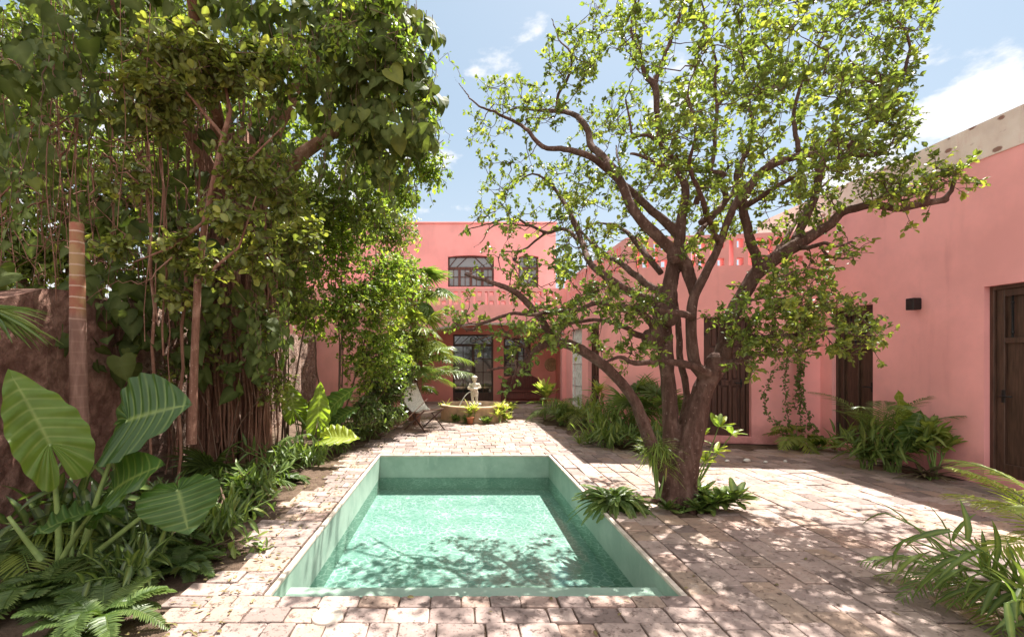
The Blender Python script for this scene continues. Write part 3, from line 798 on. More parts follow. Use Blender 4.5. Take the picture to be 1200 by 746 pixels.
g.build('backrest', M['bench'], bn)
for x0 in (bx0, bx1-.12):
    g = G(); g.box(x0, x0+.12, by-.28, by+.26, zf+.0, zf+.60, bev=.012); g.box(x0-.015, x0+.135, by-.31, by+.28, zf+.60, zf+.65, bev=.012); g.build('armrest', M['bench'], bn)

# ------------------------------------------------------------------ fountain
fx, fy = px2u(556, 12.6), 12.75
fo = thing('fountain', 'low round sand coloured fountain basin at the end of the pool', 'fountain', (fx, fy, 0))
g = G(); r = .89
g.lathe([(0, .15), (r-.16, .15), (r-.13, .36), (r-.12, .385), (r-.09, .40), (r-.02, .40), (r+.015, .385), (r+.02, .35), (r-.01, .33), (r, 0)], (fx, fy, 0), 64)
g.build('basin', M['basin'], fo)
g = G(); g.lathe([(0, .31), (r-.15, .31)], (fx, fy, 0), 48); o = g.build('water', M['glass'], fo)
# pedestal + cherub
g = G(); g.lathe([(.0, .42), (.16, .42), (.17, .40), (.15, .36), (.13, .16), (.17, .151)], (fx+.02, fy-.1, 0), 24); g.build('pedestal', M['statue'], fo)
sx, sy, sz = fx+.0, fy-.1, .415
g = G()
def cap(a, b, r0, r1, n=6):
    a, b = np.array(a), np.array(b)
    pts = np.array([a+(b-a)*t for t in np.linspace(0, 1, n)])
    g.tube(pts+np.array([sx, sy, sz]), np.linspace(r0, r1, n), 10); g.ball(a+np.array([sx, sy, sz]), r0); g.ball(b+np.array([sx, sy, sz]), r1)
cap((-.045, 0, .03), (-.05, .0, .16), .032, .04); cap((-.05, 0, .16), (-.045, 0, .28), .042, .062)
cap((.06, -.04, .03), (.055, -.03, .16), .032, .04); cap((.055, -.03, .16), (.045, 0, .28), .042, .062)
cap((-.05, -.05, .02), (-.045, .01, .03), .024, .03); cap((.065, -.09, .02), (.06, -.03, .03), .024, .03)
g.ball((sx, sy, sz+.31), (.10, .08, .08)); g.ball((sx, sy, sz+.40), (.10, .085, .10)); g.ball((sx, sy, sz+.48), (.115, .08, .07))
cap((0, 0, .53), (0, -.005, .58), .04, .04)
g.ball((sx, sy-.01, sz+.645), (.068, .075, .082)); g.ball((sx, sy+.012, sz+.675), (.076, .075, .066))
for k in range(10):
    a = k*2*PI/10; g.ball((sx+.062*math.cos(a), sy+.01+.06*math.sin(a), sz+.69), .024)
g.ball((sx, sy-.085, sz+.635), (.012, .014, .012))
cap((-.11, 0, .50), (-.145, -.03, .41), .038, .03); cap((-.145, -.03, .41), (-.09, -.10, .36), .03, .024)
cap((.11, 0, .50), (.155, -.02, .42), .038, .03); cap((.155, -.02, .42), (.06, -.10, .40), .03, .024)
g.ball((sx-.02, sy-.12, sz+.38), (.10, .05, .045)); cap((-.09, -.13, .39), (-.15, -.14, .42), .03, .045)
g.ball((sx+.0, sy+.0, sz+.25), (.105, .075, .045))
st = g.build('statue', M['statue'])
st.name = 'cherub_statue'
md = st.modifiers.new('r', 'REMESH'); md.mode = 'VOXEL'; md.voxel_size = .011; md.use_smooth_shade = True
md = st.modifiers.new('s', 'SMOOTH'); md.iterations = 2
tag(st, 'pale stone cherub figure standing in the round fountain, holding a vessel', 'statue')
g = G(); pts = [P(553-15*t, 459.5+ -1+18*t*t, fy-.2) for t in np.linspace(0, 1, 12)]
g.tube(pts, np.linspace(.010, .016, 12), 6)
structure(g.build('water_jet', M['jet']), 'structure')

# ------------------------------------------------------------------ sling chair
cxx, cyy = -.72, 10.75
ch = thing('lounge_chair', 'white canvas sling chair on crossed dark legs by the bushes', 'chair', (cxx, cyy, 0))
g = G(); prof = [(-.48, .98), (-.42, .80), (-.33, .62), (-.22, .46), (-.08, .37), (.08, .38), (.24, .45)]
v = []; 
for k in range(2):
    for (a, z) in prof:
        for t in np.linspace(-1, 1, 7):
            v.append((cxx+a, cyy+.27*t*(1.0-.12*(z > .9)), z+.05*(t*t)-.004*k+.01*R.rand()*(1-k)))
n = len(prof); F = []
for k in range(2):
    for i in range(n-1):
        for j in range(6):
            b = k*n*7+i*7+j; F.append([b, b+1, b+8, b+7])
g.add(v, F, smooth=True); g.build('sling', M['canvas'], ch)
for s in (-1, 1):
    for a, b in (((-.30, .0), (.26, .47)), ((.30, .0), (-.20, .50)), ((-.20, .34), (-.50, 1.0))):
        g = G(); g.tube([(cxx+a[0], cyy+.28*s, a[1]), (cxx+b[0], cyy+.28*s, b[1])], .016, 8); g.build('leg' if a[1] == 0 else 'back_rail', M['wood'], ch)
for a, z in ((-.5, .99), (.26, .47)): g = G(); g.tube([(cxx+a, cyy-.29, z), (cxx+a, cyy+.29, z)], .014, 8); g.build('crossbar', M['wood'], ch)
ch.rotation_euler.z = -.7; ch.scale = (1.1, 1.1, 1.0)

# ------------------------------------------------------------------ left boundary wall
g = G(); fL = frame((-4.25, 0), (0, 1), (1, 0))
nu, nzz = 120, 14
us = np.linspace(-3, 17, nu); zs = np.linspace(-.05, 1, nzz)
tops = 2.25+.12*np.sin(us*1.3)+.06*np.sin(us*4.1)
v = [(-4.25+.035*math.sin(u*7.3+z*5)+.03*R.rand(), u, z*tops[i] if z > 0 else -.05) for i, u in enumerate(us) for z in zs]
F = [[i*nzz+j, (i+1)*nzz+j, (i+1)*nzz+j+1, i*nzz+j+1] for i in range(nu-1) for j in range(nzz-1)]
n0 = len(v); v += [(-4.6, u, tops[i]) for i, u in enumerate(us)]+[(-4.6, u, -.05) for u in us]
F += [[i*nzz+nzz-1, (i+1)*nzz+nzz-1, n0+i+1, n0+i] for i in range(nu-1)]+[[n0+i, n0+i+1, n0+nu+i+1, n0+nu+i] for i in range(nu-1)]
g.add(v, F)
tag(g.build('boundary_wall', M['rubble']), 'old rubble stone boundary wall behind the plants on the left', 'wall')

# ------------------------------------------------------------------ THE CITRUS TREE
tree = thing('citrus_tree', 'old gnarled citrus tree with many limbs standing on the paving by the pool', 'tree', tuple(GP(795, 590)))
TY = 5.27
def deep(a, b, d):                      # the upper left limbs reach back over the pool
    k = min(1, max(0, (770-a)/120))*min(1, max(0, (330-b)/40)); return d*(1-k)+k*(abs(d)*3.4)
def limb(pts, n=None, wob=.012):
    """pts: (px, py, radius_px, depth offset)"""
    pts = [(a, b, r_, deep(a, b, d)) for a, b, r_, d in pts]
    p = np.array([P(a, b, TY+d) for a, b, r_, d in pts]); rr = np.array([r_*TY/FP*(.93 if b > 470 else .84) for a, b, r_, d in pts])
    seg = np.r_[0, np.cumsum(np.linalg.norm(np.diff(p, axis=0), axis=1))]
    n = n or max(6, int(seg[-1]/.07)); s_ = np.linspace(0, seg[-1], n)
    # Catmull-Rom
    out = []
    for x in s_:
        i = min(max(np.searchsorted(seg, x)-1, 0), len(p)-2); t = (x-seg[i])/max(1e-6, seg[i+1]-seg[i])
        p0 = p[max(i-1, 0)]; p1 = p[i]; p2 = p[i+1]; p3 = p[min(i+2, len(p)-1)]
        out.append(.5*((2*p1)+(p2-p0)*t+(2*p0-5*p1+4*p2-p3)*t*t+(3*p1-p0-3*p2+p3)*t**3))
    out = np.array(out); r2 = np.interp(s_, seg, rr)
    wv = np.cumsum(R.normal(0, 1, (n, 3)), 0); wv -= np.linspace(0, 1, n)[:, None]*wv[-1]
    out += wv*wob*np.minimum(1, .02/np.maximum(r2, .01))[:, None]*.6
    return out, r2
limbs = [
 # trunk and the two main forks
 [(797, 606, 27, 0), (796, 590, 22, 0), (798, 565, 19, 0), (805, 530, 16.5, 0), (813, 497, 14.5, 0), (822, 462, 14, .0), (830, 443, 14, .0)],
 [(790, 560, 12, .05), (787, 520, 11, .08), (785, 480, 10, .1), (782, 440, 10, .12), (779, 405, 11, .12), (776, 375, 12, .12), (768, 352, 11, .1)],
 [(786, 570, 11, -.02), (771, 538, 9, -.08), (758, 505, 8, -.12), (738, 460, 7, -.18), (705, 426, 7, -.25), (674, 407, 7, -.3), (652, 402, 6.5, -.35), (632, 407, 5, -.4), (612, 430, 3.5, -.5), (603, 438, 2.5, -.55), (588, 433, 2, -.6), (570, 434, 1.5, -.7)],
 [(652, 402, 5, -.35), (642, 388, 5.5, -.4), (628, 367, 5, -.45), (608, 346, 4.2, -.5), (580, 331, 3.2, -.6), (560, 325, 2.6, -.65), (545, 321, 2, -.7)],
 [(612, 430, 2.5, -.5), (622, 424, 2, -.5), (616, 408, 2, -.5), (600, 396, 1.8, -.6), (575, 392, 1.6, -.7), (552, 400, 1, -.8)],
 # second slim stems inside the fork
 [(798, 540, 8, .2), (800, 500, 6, .25), (806, 460, 5, .3), (798, 420, 5, .35), (795, 380, 4.5, .35), (790, 340, 4, .35)],
 [(829, 443, 10, 0), (815, 428, 8, -.08), (811, 400, 7.5, -.12), (810, 370, 7, -.12), (815, 345, 6.5, -.1), (826, 325, 6, -.1), (838, 300, 5.5, -.1), (848, 278, 5, -.1), (858, 252, 5, -.1), (872, 228, 4.6, -.05), (893, 204, 4.5, 0), (916, 180, 3.6, .05)],
 # up from the left fork
 [(776, 375, 11, .12), (782, 350, 11, .15), (787, 322, 10, .2), (792, 300, 9, .2), (797, 280, 8, .2), (800, 255, 7, .2), (806, 225, 6, .22), (800, 205, 5, .25), (783, 182, 4.8, .3), (773, 160, 4.6, .3), (770, 130, 4.2, .3), (768, 100, 5, .3), (757, 87, 4, .3), (752, 62, 2.6, .3), (742, 35, 2.2, .35), (748, 5, 1.8, .4), (760, -30, 1.4, .4)],
 [(768, 98, 4.2, .3), (776, 72, 3, .3), (790, 40, 2.5, .35), (799, 14, 2, .4), (810, -20, 1.5, .4)],
 [(803, 306, 8, .1), (779, 285, 8, .0), (753, 259, 7.2, -.1), (738, 238, 6.6, -.15), (722, 204, 6, -.2), (705, 183, 5.8, -.3), (692, 170, 5.6, -.35), (686, 149, 5, -.4), (672, 134, 4.5, -.45), (654, 129, 4.2, -.5), (632, 128, 3.3, -.55), (609, 126, 2.4, -.6), (590, 133, 1.5, -.65)],
 [(815, 345, 8, .1), (808, 325, 8.5, .1), (803, 306, 8.5, .1)],
 [(654, 129, 3, -.5), (655, 112, 3, -.5), (664, 96, 3, -.5), (672, 78, 2.6, -.5), (671, 60, 2, -.45), (655, 45, 1.6, -.5), (646, 22, 1.2, -.5)],
 [(765, 248, 6, .3), (738, 222, 5.4, .25), (702, 191, 5, .1), (682, 180, 4.6, .0), (657, 174, 4.2, -.1), (637, 172, 3.6, -.1), (624, 157, 3.2, -.1), (608, 143, 2.8, -.15), (580, 130, 2.2, -.2), (556, 118, 1.6, -.2), (540, 100, 1.1, -.3), (532, 88, .8, -.3)],
 [(797, 280, 7, .2), (782, 262, 6.5, .25), (765, 248, 6, .3)],
 [(768, 352, 9, .1), (745, 346, 6, -.05), (717, 330, 5.2, -.2), (690, 309, 4.6, -.3), (681, 285, 4.6, -.35), (668, 258, 4, -.4), (654, 232, 3.4, -.45), (640, 213, 2.6, -.5), (622, 206, 1.8, -.5), (600, 220, 1.2, -.55)],
 [(681, 285, 3.6, -.35), (660, 268, 3.5, -.45), (640, 272, 3.2, -.5), (622, 264, 2.8, -.55), (600, 256, 2.4, -.6), (570, 262, 1.8, -.65), (545, 270, 1.2, -.7)],
 [(640, 272, 2.5, -.5), (626, 282, 2.5, -.55), (610, 292, 2, -.6), (588, 294, 1.7, -.65), (584, 303, 1.5, -.7)],
 [(622, 264, 2.0, -.55), (578, 262, 1.8, -.75), (566, 280, 1.4, -.75), (555, 290, 1, -.8)],
 [(783, 345, 6.5, .2), (762, 336, 5.5, .3), (745, 322, 5, .4), (729, 309, 4.4, .5), (706, 297, 3.5, .6), (685, 275, 2.6, .7), (670, 250, 2, .8)],
 [(775, 320, 5, .5), (757, 298, 5, .6), (746, 284, 5, .65), (732, 270, 3.5, .7), (715, 262, 2.5, .8), (690, 262, 1.8, .9)],
 [(774, 400, 7, .05), (765, 379, 5.5, -.1), (747, 363, 4.4, -.25), (723, 356, 3.8, -.35), (700, 354, 3, -.45), (672, 362, 3, -.5), (640, 365, 3, -.55), (626, 370, 2.7, -.6), (600, 369, 2.4, -.6), (565, 378, 2.2, -.7), (551, 384, 2, -.75), (530, 376, 1.4, -.8)],
 [(778, 410, 6, .1), (762, 396, 5, -.0), (745, 391, 4.4, -.1), (735, 384, 3.5, -.15), (715, 378, 2.8, -.2), (690, 375, 2.6, -.3), (668, 380, 2.4, -.35), (650, 386, 2.5, -.38)],
 [(838, 440, 6, -.05), (812, 428, 5.2, -.25), (790, 424, 4.6, -.35), (770, 424, 4, -.4), (745, 427, 3.5, -.45), (728, 420, 2.6, -.5), (710, 424, 1.8, -.55)],
 [(813, 372, 5, -.2), (800, 368, 5, -.3), (780, 366, 5.5, -.35), (768, 362, 6, -.3)],
 # right hand limbs
 [(829, 443, 14, 0), (842, 425, 13, .05), (850, 400, 11, .1), (856, 372, 10.5, .1), (870, 346, 10, .1), (886, 320, 10, .1), (903, 306, 10, .05), (931, 288, 9.5, .0), (955, 273, 7.5, -.05), (974, 262, 6.5, -.1), (986, 248, 5.5, -.15), (1006, 242, 5.4, -.2), (1028, 238, 5, -.25), (1052, 244, 4.6, -.3), (1078, 239, 4.2, -.35), (1110, 234, 4, -.4)],
 [(1104, 235, 3.4, -.4), (1114, 222, 2.8, -.42), (1119, 203, 2.2, -.45)],
 [(1078, 239, 2.8, -.35), (1092, 226, 2.2, -.38), (1106, 214, 1.6, -.4)],
 [(928, 290, 6, .0), (938, 270, 6, .1), (948, 248, 5.6, .15), (957, 225, 5.4, .2), (961, 203, 5, .25), (968, 184, 3.8, .3), (975, 165, 2.6, .35)],
 [(961, 210, 3.6, .2), (954, 190, 3, .2), (950, 172, 2.4, .2)],
 [(890, 318, 8, .05), (885, 296, 6.5, .0), (878, 270, 6, -.05), (873, 242, 5.8, -.08), (882, 216, 5.6, -.1), (902, 194, 5.2, -.15), (934, 183, 5, -.2), (960, 180, 4.6, -.25), (988, 178, 4.2, -.3), (1012, 181, 3.4, -.35), (1041, 179, 2.6, -.4)],
 [(995, 173, 4, -.3), (1012, 157, 3.8, -.3), (1026, 145, 3.4, -.3), (1040, 127, 3.2, -.3), (1046, 112, 3, -.3), (1060, 85, 2.5, -.25), (1066, 60, 2, -.2), (1058, 35, 1.8, -.2), (1050, 25, 1.7, -.2), (1040, 0, 1.5, -.2), (1030, -40, 1.2, -.2)],
 [(1046, 112, 2.4, -.3), (1025, 98, 2.8, -.25), (1010, 88, 2.2, -.2), (995, 70, 1.6, -.15)],
 [(934, 178, 3.6, .0), (932, 150, 3.2, .1), (930, 134, 3, .15), (936, 112, 2.8, .15), (945, 92, 2.4, .2), (960, 60, 1.8, .25), (975, 20, 1.3, .3)],
 [(868, 232, 4, .1), (862, 205, 3.8, .2), (874, 175, 3.4, .3), (878, 150, 3, .35), (872, 120, 2.6, .4), (885, 80, 2.4, .45), (878, 50, 2, .5), (890, 10, 1.5, .5)],
 [(815, 240, 4.6, .2), (826, 214, 4.4, .1), (850, 206, 3, .0), (810, 198, 3.6, .05), (780, 196, 3, .0), (757, 186, 2.8, -.1), (738, 180, 2, -.2)],
 [(820, 262, 4.8, .3), (838, 250, 5, .35), (850, 236, 4.6, .4), (846, 222, 4.2, .4), (832, 208, 3.4, .4), (836, 180, 3.2, .45), (840, 150, 3, .5), (842, 124, 2.8, .5), (836, 98, 2.6, .5), (838, 70, 2.2, .5), (826, 30, 1.8, .55), (820, -10, 1.4, .6)],
 [(842, 124, 2, .5), (858, 96, 1.9, .5), (876, 72, 1.7, .5), (900, 55, 1.2, .55)],
 [(800, 205, 3.6, .25), (782, 178, 3.2, .2), (760, 158, 2.8, .1), (742, 160, 2.2, .0), (738, 140, 1.8, .0), (733, 115, 1.4, .0)],
 [(845, 288, 4, -.1), (836, 268, 3.6, -.35), (828, 250, 3.4, -.55), (822, 222, 3, -.8), (812, 190, 2.4, -1.0), (818, 150, 1.8, -1.2), (806, 110, 1.3, -1.3)],
 [(873, 242, 4, -.08), (900, 226, 3.6, -.35), (925, 212, 3, -.6), (955, 190, 2.4, -.85), (980, 150, 1.8, -1.0), (985, 110, 1.4, -1.1)],
 [(787, 322, 5, .2), (800, 300, 5, .6), (822, 270, 4.4, 1.0), (850, 240, 3.4, 1.3), (870, 200, 2.6, 1.6), (868, 150, 1.8, 1.8)],
 [(792, 300, 4, .2), (775, 285, 4, .6), (750, 250, 3.2, 1.0), (730, 210, 2.4, 1.3), (722, 170, 1.7, 1.5)],
 [(886, 320, 5, .1), (905, 300, 4.6, .5), (925, 272, 4, .9), (950, 235, 2.8, 1.2), (985, 200, 2.0, 1.5)],
 # low right: branches with the sunlit leafy pad
 [(856, 380, 5, .05), (872, 392, 4.4, -.15), (893, 396, 4, -.3), (920, 395, 3.5, -.4), (948, 388, 3, -.5), (975, 385, 2.2, -.55), (1010, 395, 1.5, -.6)],
 [(838, 425, 6, .0), (856, 425, 5, -.15), (880, 414, 4.2, -.25), (905, 413, 3, -.35), (935, 412, 2.2, -.4), (960, 400, 1.4, -.45)],
 [(905, 394, 3, -.35), (906, 375, 3, -.4), (900, 355, 2.6, -.45), (912, 335, 2, -.5), (930, 318, 1.5, -.5)],
 [(931, 290, 4, .0), (950, 290, 3.4, -.2), (965, 284, 2.8, -.3), (980, 290, 2.4, -.35), (1000, 282, 1.5, -.4)],
 [(958, 285, 2, -.3), (975, 300, 2, -.35), (1000, 302, 1.2, -.4)],
]
g = G(); att = []; attr_r = []
for L in limbs:
    p, r_ = limb(L)
    g.tube(p, r_, 9 if r_[0] > .04 else 7, rough=.06)
    m = p[:, 2] > 1.75
    att.append(p[m]); attr_r.append(r_[m])
# knots and root flare
for k in range(7):
    a = k*2*PI/7+.3; b0 = GP(795, 590)
    g.tube([b0+np.array([.10*math.cos(a), .10*math.sin(a), .28]), b0+np.array([.17*math.cos(a), .17*math.sin(a), .10]), b0+np.array([.30*math.cos(a), .30*math.sin(a), -.03])], [.05, .06, .03], 7, rough=.08)
for k in range(6):
    px_, py_ = [(833, 440), (786, 372), (760, 396), (812, 500), (790, 300), (838, 425)][k]; g.ball(P(px_, py_, TY-.03), (.10, .10, .12) if k in (0, 5) else (.08, .08, .1), 9, 6)
tr_o = g.build('trunk', M['citbark'], tree)
md = tr_o.modifiers.new('r', 'REMESH'); md.mode = 'VOXEL'; md.voxel_size = .013; md.use_smooth_shade = True
att = np.concatenate(att)
def inpoly(x, y, poly):
    c_ = False; n = len(poly)
    for i in range(n):
        x0, y0 = poly[i]; x1, y1 = poly[(i+1) % n]
        if (y0 > y) != (y1 > y) and x < (x1-x0)*(y-y0)/(y1-y0)+x0: c_ = not c_
    return c_
def samp(poly, n, dlo, dhi):
    xs_ = [p[0] for p in poly]; ys_ = [p[1] for p in poly]; o = []
    while len(o) < n:
        x = R.uniform(min(xs_), max(xs_)); y = R.uniform(min(ys_), max(ys_))
        if inpoly(x, y, poly): o.append(P(x, y, TY+R.uniform(dlo, dhi)))
    return o
tg = []
tg += samp([(548, 95), (600, 90), (640, 100), (700, 110), (740, 90), (760, 130), (770, 210), (690, 260), (560, 262), (552, 200), (545, 150)], 170, .2, 2.8)
tg += samp([(625, 20), (650, 5), (690, 35), (715, 60), (700, 100), (650, 100), (640, 60)], 42, .2, 1.5)
tg += samp([(690, 0), (760, -60), (900, -90), (1030, -70), (1085, -10), (1070, 60), (1030, 100), (900, 110), (760, 90), (700, 50)], 400, -1.6, 2.4)
tg += samp([(760, 90), (900, 80), (1035, 80), (1075, 130), (1040, 175), (960, 215), (880, 230), (760, 215)], 360, -1.6, 2.6)
tg += samp([(1040, -10), (1090, 0), (1115, 45), (1070, 75), (1060, 130), (1080, 160), (1020, 180)], 44, -.8, .5)
tg += samp([(640, 190), (780, 200), (880, 215), (880, 290), (800, 310), (640, 300)], 150, -.6, 3.0)
tg += samp([(520, 270), (600, 262), (640, 280), (660, 330), (590, 345), (530, 300)], 24, .0, 1.6)
tg += samp([(600, 300), (720, 300), (760, 345), (740, 380), (650, 385), (590, 350)], 85, -1.2, 2.2)
tg += samp([(520, 372), (640, 355), (690, 372), (660, 398), (560, 395)], 32, -1.0, -.4)
tg += samp([(570, 420), (625, 402), (640, 425), (600, 445)], 6, -.9, -.4)
tg += samp([(670, 350), (760, 350), (790, 420), (700, 425)], 28, -.8, .2)
tg += samp([(880, 335), (930, 305), (990, 345), (1045, 385), (1020, 405), (930, 420), (860, 405)], 120, -1.0, .2)
tg += samp([(820, 350), (880, 330), (900, 400), (880, 440), (830, 410)], 20, -.7, .1)
tg += samp([(880, 215), (960, 200), (1000, 235), (930, 290), (890, 300)], 30, -.8, .8)
tg += samp([(930, 295), (1010, 275), (1015, 312), (950, 320)], 14, -.7, .0)
tg += samp([(1000, 225), (1120, 188), (1130, 215), (1050, 240)], 40, -.7, -.15)
tg += samp([(1020, 180), (1050, 178), (1060, 225), (1030, 235)], 7, -.6, -.2)
tg = np.array(tg)
# drop some to leave real gaps
dens = np.sin(tg[:, 0]*3.1+1)*np.sin(tg[:, 1]*2.7)*np.sin(tg[:, 2]*3.7+.5)
ppx = VX+tg[:, 0]*FP/tg[:, 1]; ppy = HY-(tg[:, 2]-CH)*FP/tg[:, 1]
low = (ppx > 515) & (ppx < 645) & (ppy > 285) & (ppy < 345); tg = tg[~low | (R.rand(len(tg)) < .25)]; dens = np.sin(tg[:, 0]*3.1+1)*np.sin(tg[:, 1]*2.7)*np.sin(tg[:, 2]*3.7+.5)
tg = tg[(dens > -.36) | (R.rand(len(tg)) < .25)]
order = np.argsort([np.min(np.linalg.norm(att-t, axis=1)) for t in tg]); tg = tg[order]
tw = G(); lv = G(); cand = att.copy()
pos, drs, ups, Ls, tn = [], [], [], [], []
for t in tg:
    dd = np.linalg.norm(cand-t, axis=1); i = int(np.argmin(dd+.05*R.rand(len(dd)))); b = cand[i]; D = dd[i]
    if D > 1.3: continue
    if D < .12: t = t+rdir(1)[0]*.2; D = np.linalg.norm(t-b)
    n = max(4, int(D/.07)+2); s_ = np.linspace(0, 1, n)[:, None]
    ctrl = (b+t)/2+R.normal(0, .12, 3)*D+np.array([0, 0, -.10*D])
    pp = (1-s_)**2*b+2*s_*(1-s_)*ctrl+s_**2*t; pp[1:-1] += R.normal(0, .010, (n-2, 3))
    r0 = min(.011, .004+.007*D)
    tw.tube(pp, np.linspace(r0, .0022, n), 5, cap=False)
    cand = np.concatenate([cand, pp[1:]])
    ax = nrm(pp[-1]-pp[-2]); cl_t = np.clip(R.normal(.42, .22), 0, 1)
    # side shoots with leaves along them
    k = R.randint(2, 5); shoots = [(pp[-1], ax, R.uniform(.05, .12))]
    for q in range(k):
        i0 = R.randint(max(1, n//3), n); dv = nrm(ax*.5+rdir(1)[0]+np.array([0, 0, .25])); shoots.append((pp[min(i0, n-1)], dv, R.uniform(.08, .22)))
    for (b0, dv, ln) in shoots:
        e_ = b0+dv*ln; tw.tube([b0, (b0+e_)/2+R.normal(0, .008, 3), e_], [.0028, .002, .001], 4, cap=False)
        m = R.randint(6, 10)
        for q in range(m):
            f_ = .25+.75*(q+R.rand())/m; pos.append(b0+dv*ln*f_+R.normal(0, .004, 3))
            drs.append(nrm(dv*.6+rdir(1)[0]*.9+np.array([0, 0, .05]))); ups.append(nrm(np.array([0, 0, 1.])+rdir(1)[0]*.8)); Ls.append(R.choice([R.uniform(.03, .05), R.uniform(.045, .075)])); tn.append(np.clip(cl_t+R.normal(0, .18), 0, 1) if R.rand() > .035 else .98)
tw.build('twigs', M['citbark'], tree)
Ls = np.array(Ls); lv.leaves(T_ov, pos, np.array(drs), np.array(ups), Ls, Ls*R.uniform(.58, .75, len(Ls)), np.array(tn))
lv.build('crown', L_['citrus'], tree)
print('citrus leaves', len(Ls))

# ------------------------------------------------------------------ plant builders
def blob_pts(c, r, n, shell=.55):
    d = rdir(n); rad = (shell+(1-shell)*R.rand(n))[:, None]
    lump = 1+.22*np.sin(d[:, 0]*5+c[0])*np.sin(d[:, 1]*4+c[2])+.12*np.sin(d[:, 2]*9+c[1])
    return np.asarray(c)+d*np.asarray(r)*rad*lump[:, None], d
def clumps(g, T, c, r, n, L, W=.6, per=6, droop=-.1, tint=(.4, .25), shell=.55, stems=None, spread=.12, face=.6, upz=1., jit=.7):
    """sprigs of leaves spread through an ellipsoid: few leaves to a sprig, facing outward"""
    q, d = blob_pts(c, r, n, shell); S_ = q
    tcl = np.clip(R.normal(tint[0], tint[1], n), 0, 1)
    ax = nrm(d*face+rdir(n)*.7+np.array([0, 0, droop]))
    if stems is not None:
        for i in range(0, n, 2): stems.tube([q[i]-ax[i]*spread*2.2+R.normal(0, .01, 3), q[i], q[i]+ax[i]*spread], [.005, .004, .002], 4, cap=False)
    pos = np.repeat(q, per, 0)+np.repeat(ax, per, 0)*R.uniform(-spread, spread, (n*per, 1))+R.normal(0, spread*.18, (n*per, 3))
    dr = nrm(np.repeat(ax, per, 0)*.5+rdir(n*per)*.9+np.array([0, 0, droop])); up = nrm(np.repeat(d, per, 0)*.5+np.array([0, 0, upz])+rdir(n*per)*jit)
    Lr = R.uniform(.7, 1.25, n*per)*L
    g.leaves(T, pos, dr, up, Lr, Lr*W*R.uniform(.85, 1.15, n*per), np.clip(np.repeat(tcl, per)+R.normal(0, .13, n*per), 0, 1))
def strand(g, st, a, b, sag, T, L, W, step=.07, tint=.45, hang=1.0, r=.004):
    """a vine strand from a to b with leaves along it"""
    D = np.linalg.norm(np.array(b)-a); n = max(5, int(D/step)); s_ = np.linspace(0, 1, n)[:, None]
    pp = a+(np.array(b)-a)*s_; pp[:, 2] -= sag*4*(s_*(1-s_))[:, 0]; pp[1:-1] += R.normal(0, .015, (n-2, 3))
    st.tube(pp, r, 5, cap=False)
    side = rdir(n)*np.array([1, 1, .3]); pos = pp+side*.02
    dr = nrm(side*.8+np.array([0, 0, -hang])+R.normal(0, .2, (n, 3))); up = nrm(np.array([0, -1., .35])+R.normal(0, .5, (n, 3))+side*.4)
    Lr = L*R.uniform(.65, 1.2, n)
    g.leaves(T, pos, dr, up, Lr, Lr*W, np.clip(tint+R.normal(0, .18, n), 0, 1))
def frond_curve(b, az, L, rise, droop, n=14):
    s_ = np.linspace(0, 1, n); h = np.array([math.cos(az), math.sin(az), 0])
    hor = L*(s_*math.cos(rise)+.25*s_**2*math.sin(rise)); z = L*(s_*math.sin(rise)-droop*s_**2)
    return np.asarray(b)+hor[:, None]*h+np.stack([0*z, 0*z, z], 1)
def pinnate(g, st, pts, ll, lw, nl=26, start=.2, ang=55, hang=.25, tint=.45, T=None, r=.006, vee=.3):
    T = T or T_ln
    k = len(pts); seg = np.linspace(0, 1, k)
    s_ = np.linspace(start, .985, nl); p = np.stack([np.interp(s_, seg, pts[:, i]) for i in range(3)], 1)
    tan = nrm(np.stack([np.interp(s_, seg, np.gradient(pts[:, i])) for i in range(3)], 1))
    sd = nrm(np.cross(tan, np.array([0, 0, 1.]))+1e-5); up = np.cross(sd, tan)
    f = (s_-start)/(1-start); prof = np.sin(np.clip(.18+f*.80, 0, 1)*PI)**.6; prof = np.maximum(prof, .22)
    for s in (-1, 1):
        a = np.radians(ang*(1.08-.42*f))+R.normal(0, .06, nl)
        d = tan*np.cos(a)[:, None]+s*sd*np.sin(a)[:, None]+up*(vee*np.sin(a))[:, None]+np.array([0, 0, -hang])*(.4+R.rand(nl)[:, None]*.6)
        g.leaves(T, p+sd*s*.003, nrm(d), nrm(up+s*sd*-.35+R.normal(0, .12, (nl, 3))), ll*prof*R.uniform(.85, 1.1, nl), lw, np.clip(tint+R.normal(0, .1, nl), 0, 1))
    if st is not None: st.tube(pts, np.linspace(r, r*.3, k), 5, tint=.6, cap=False)
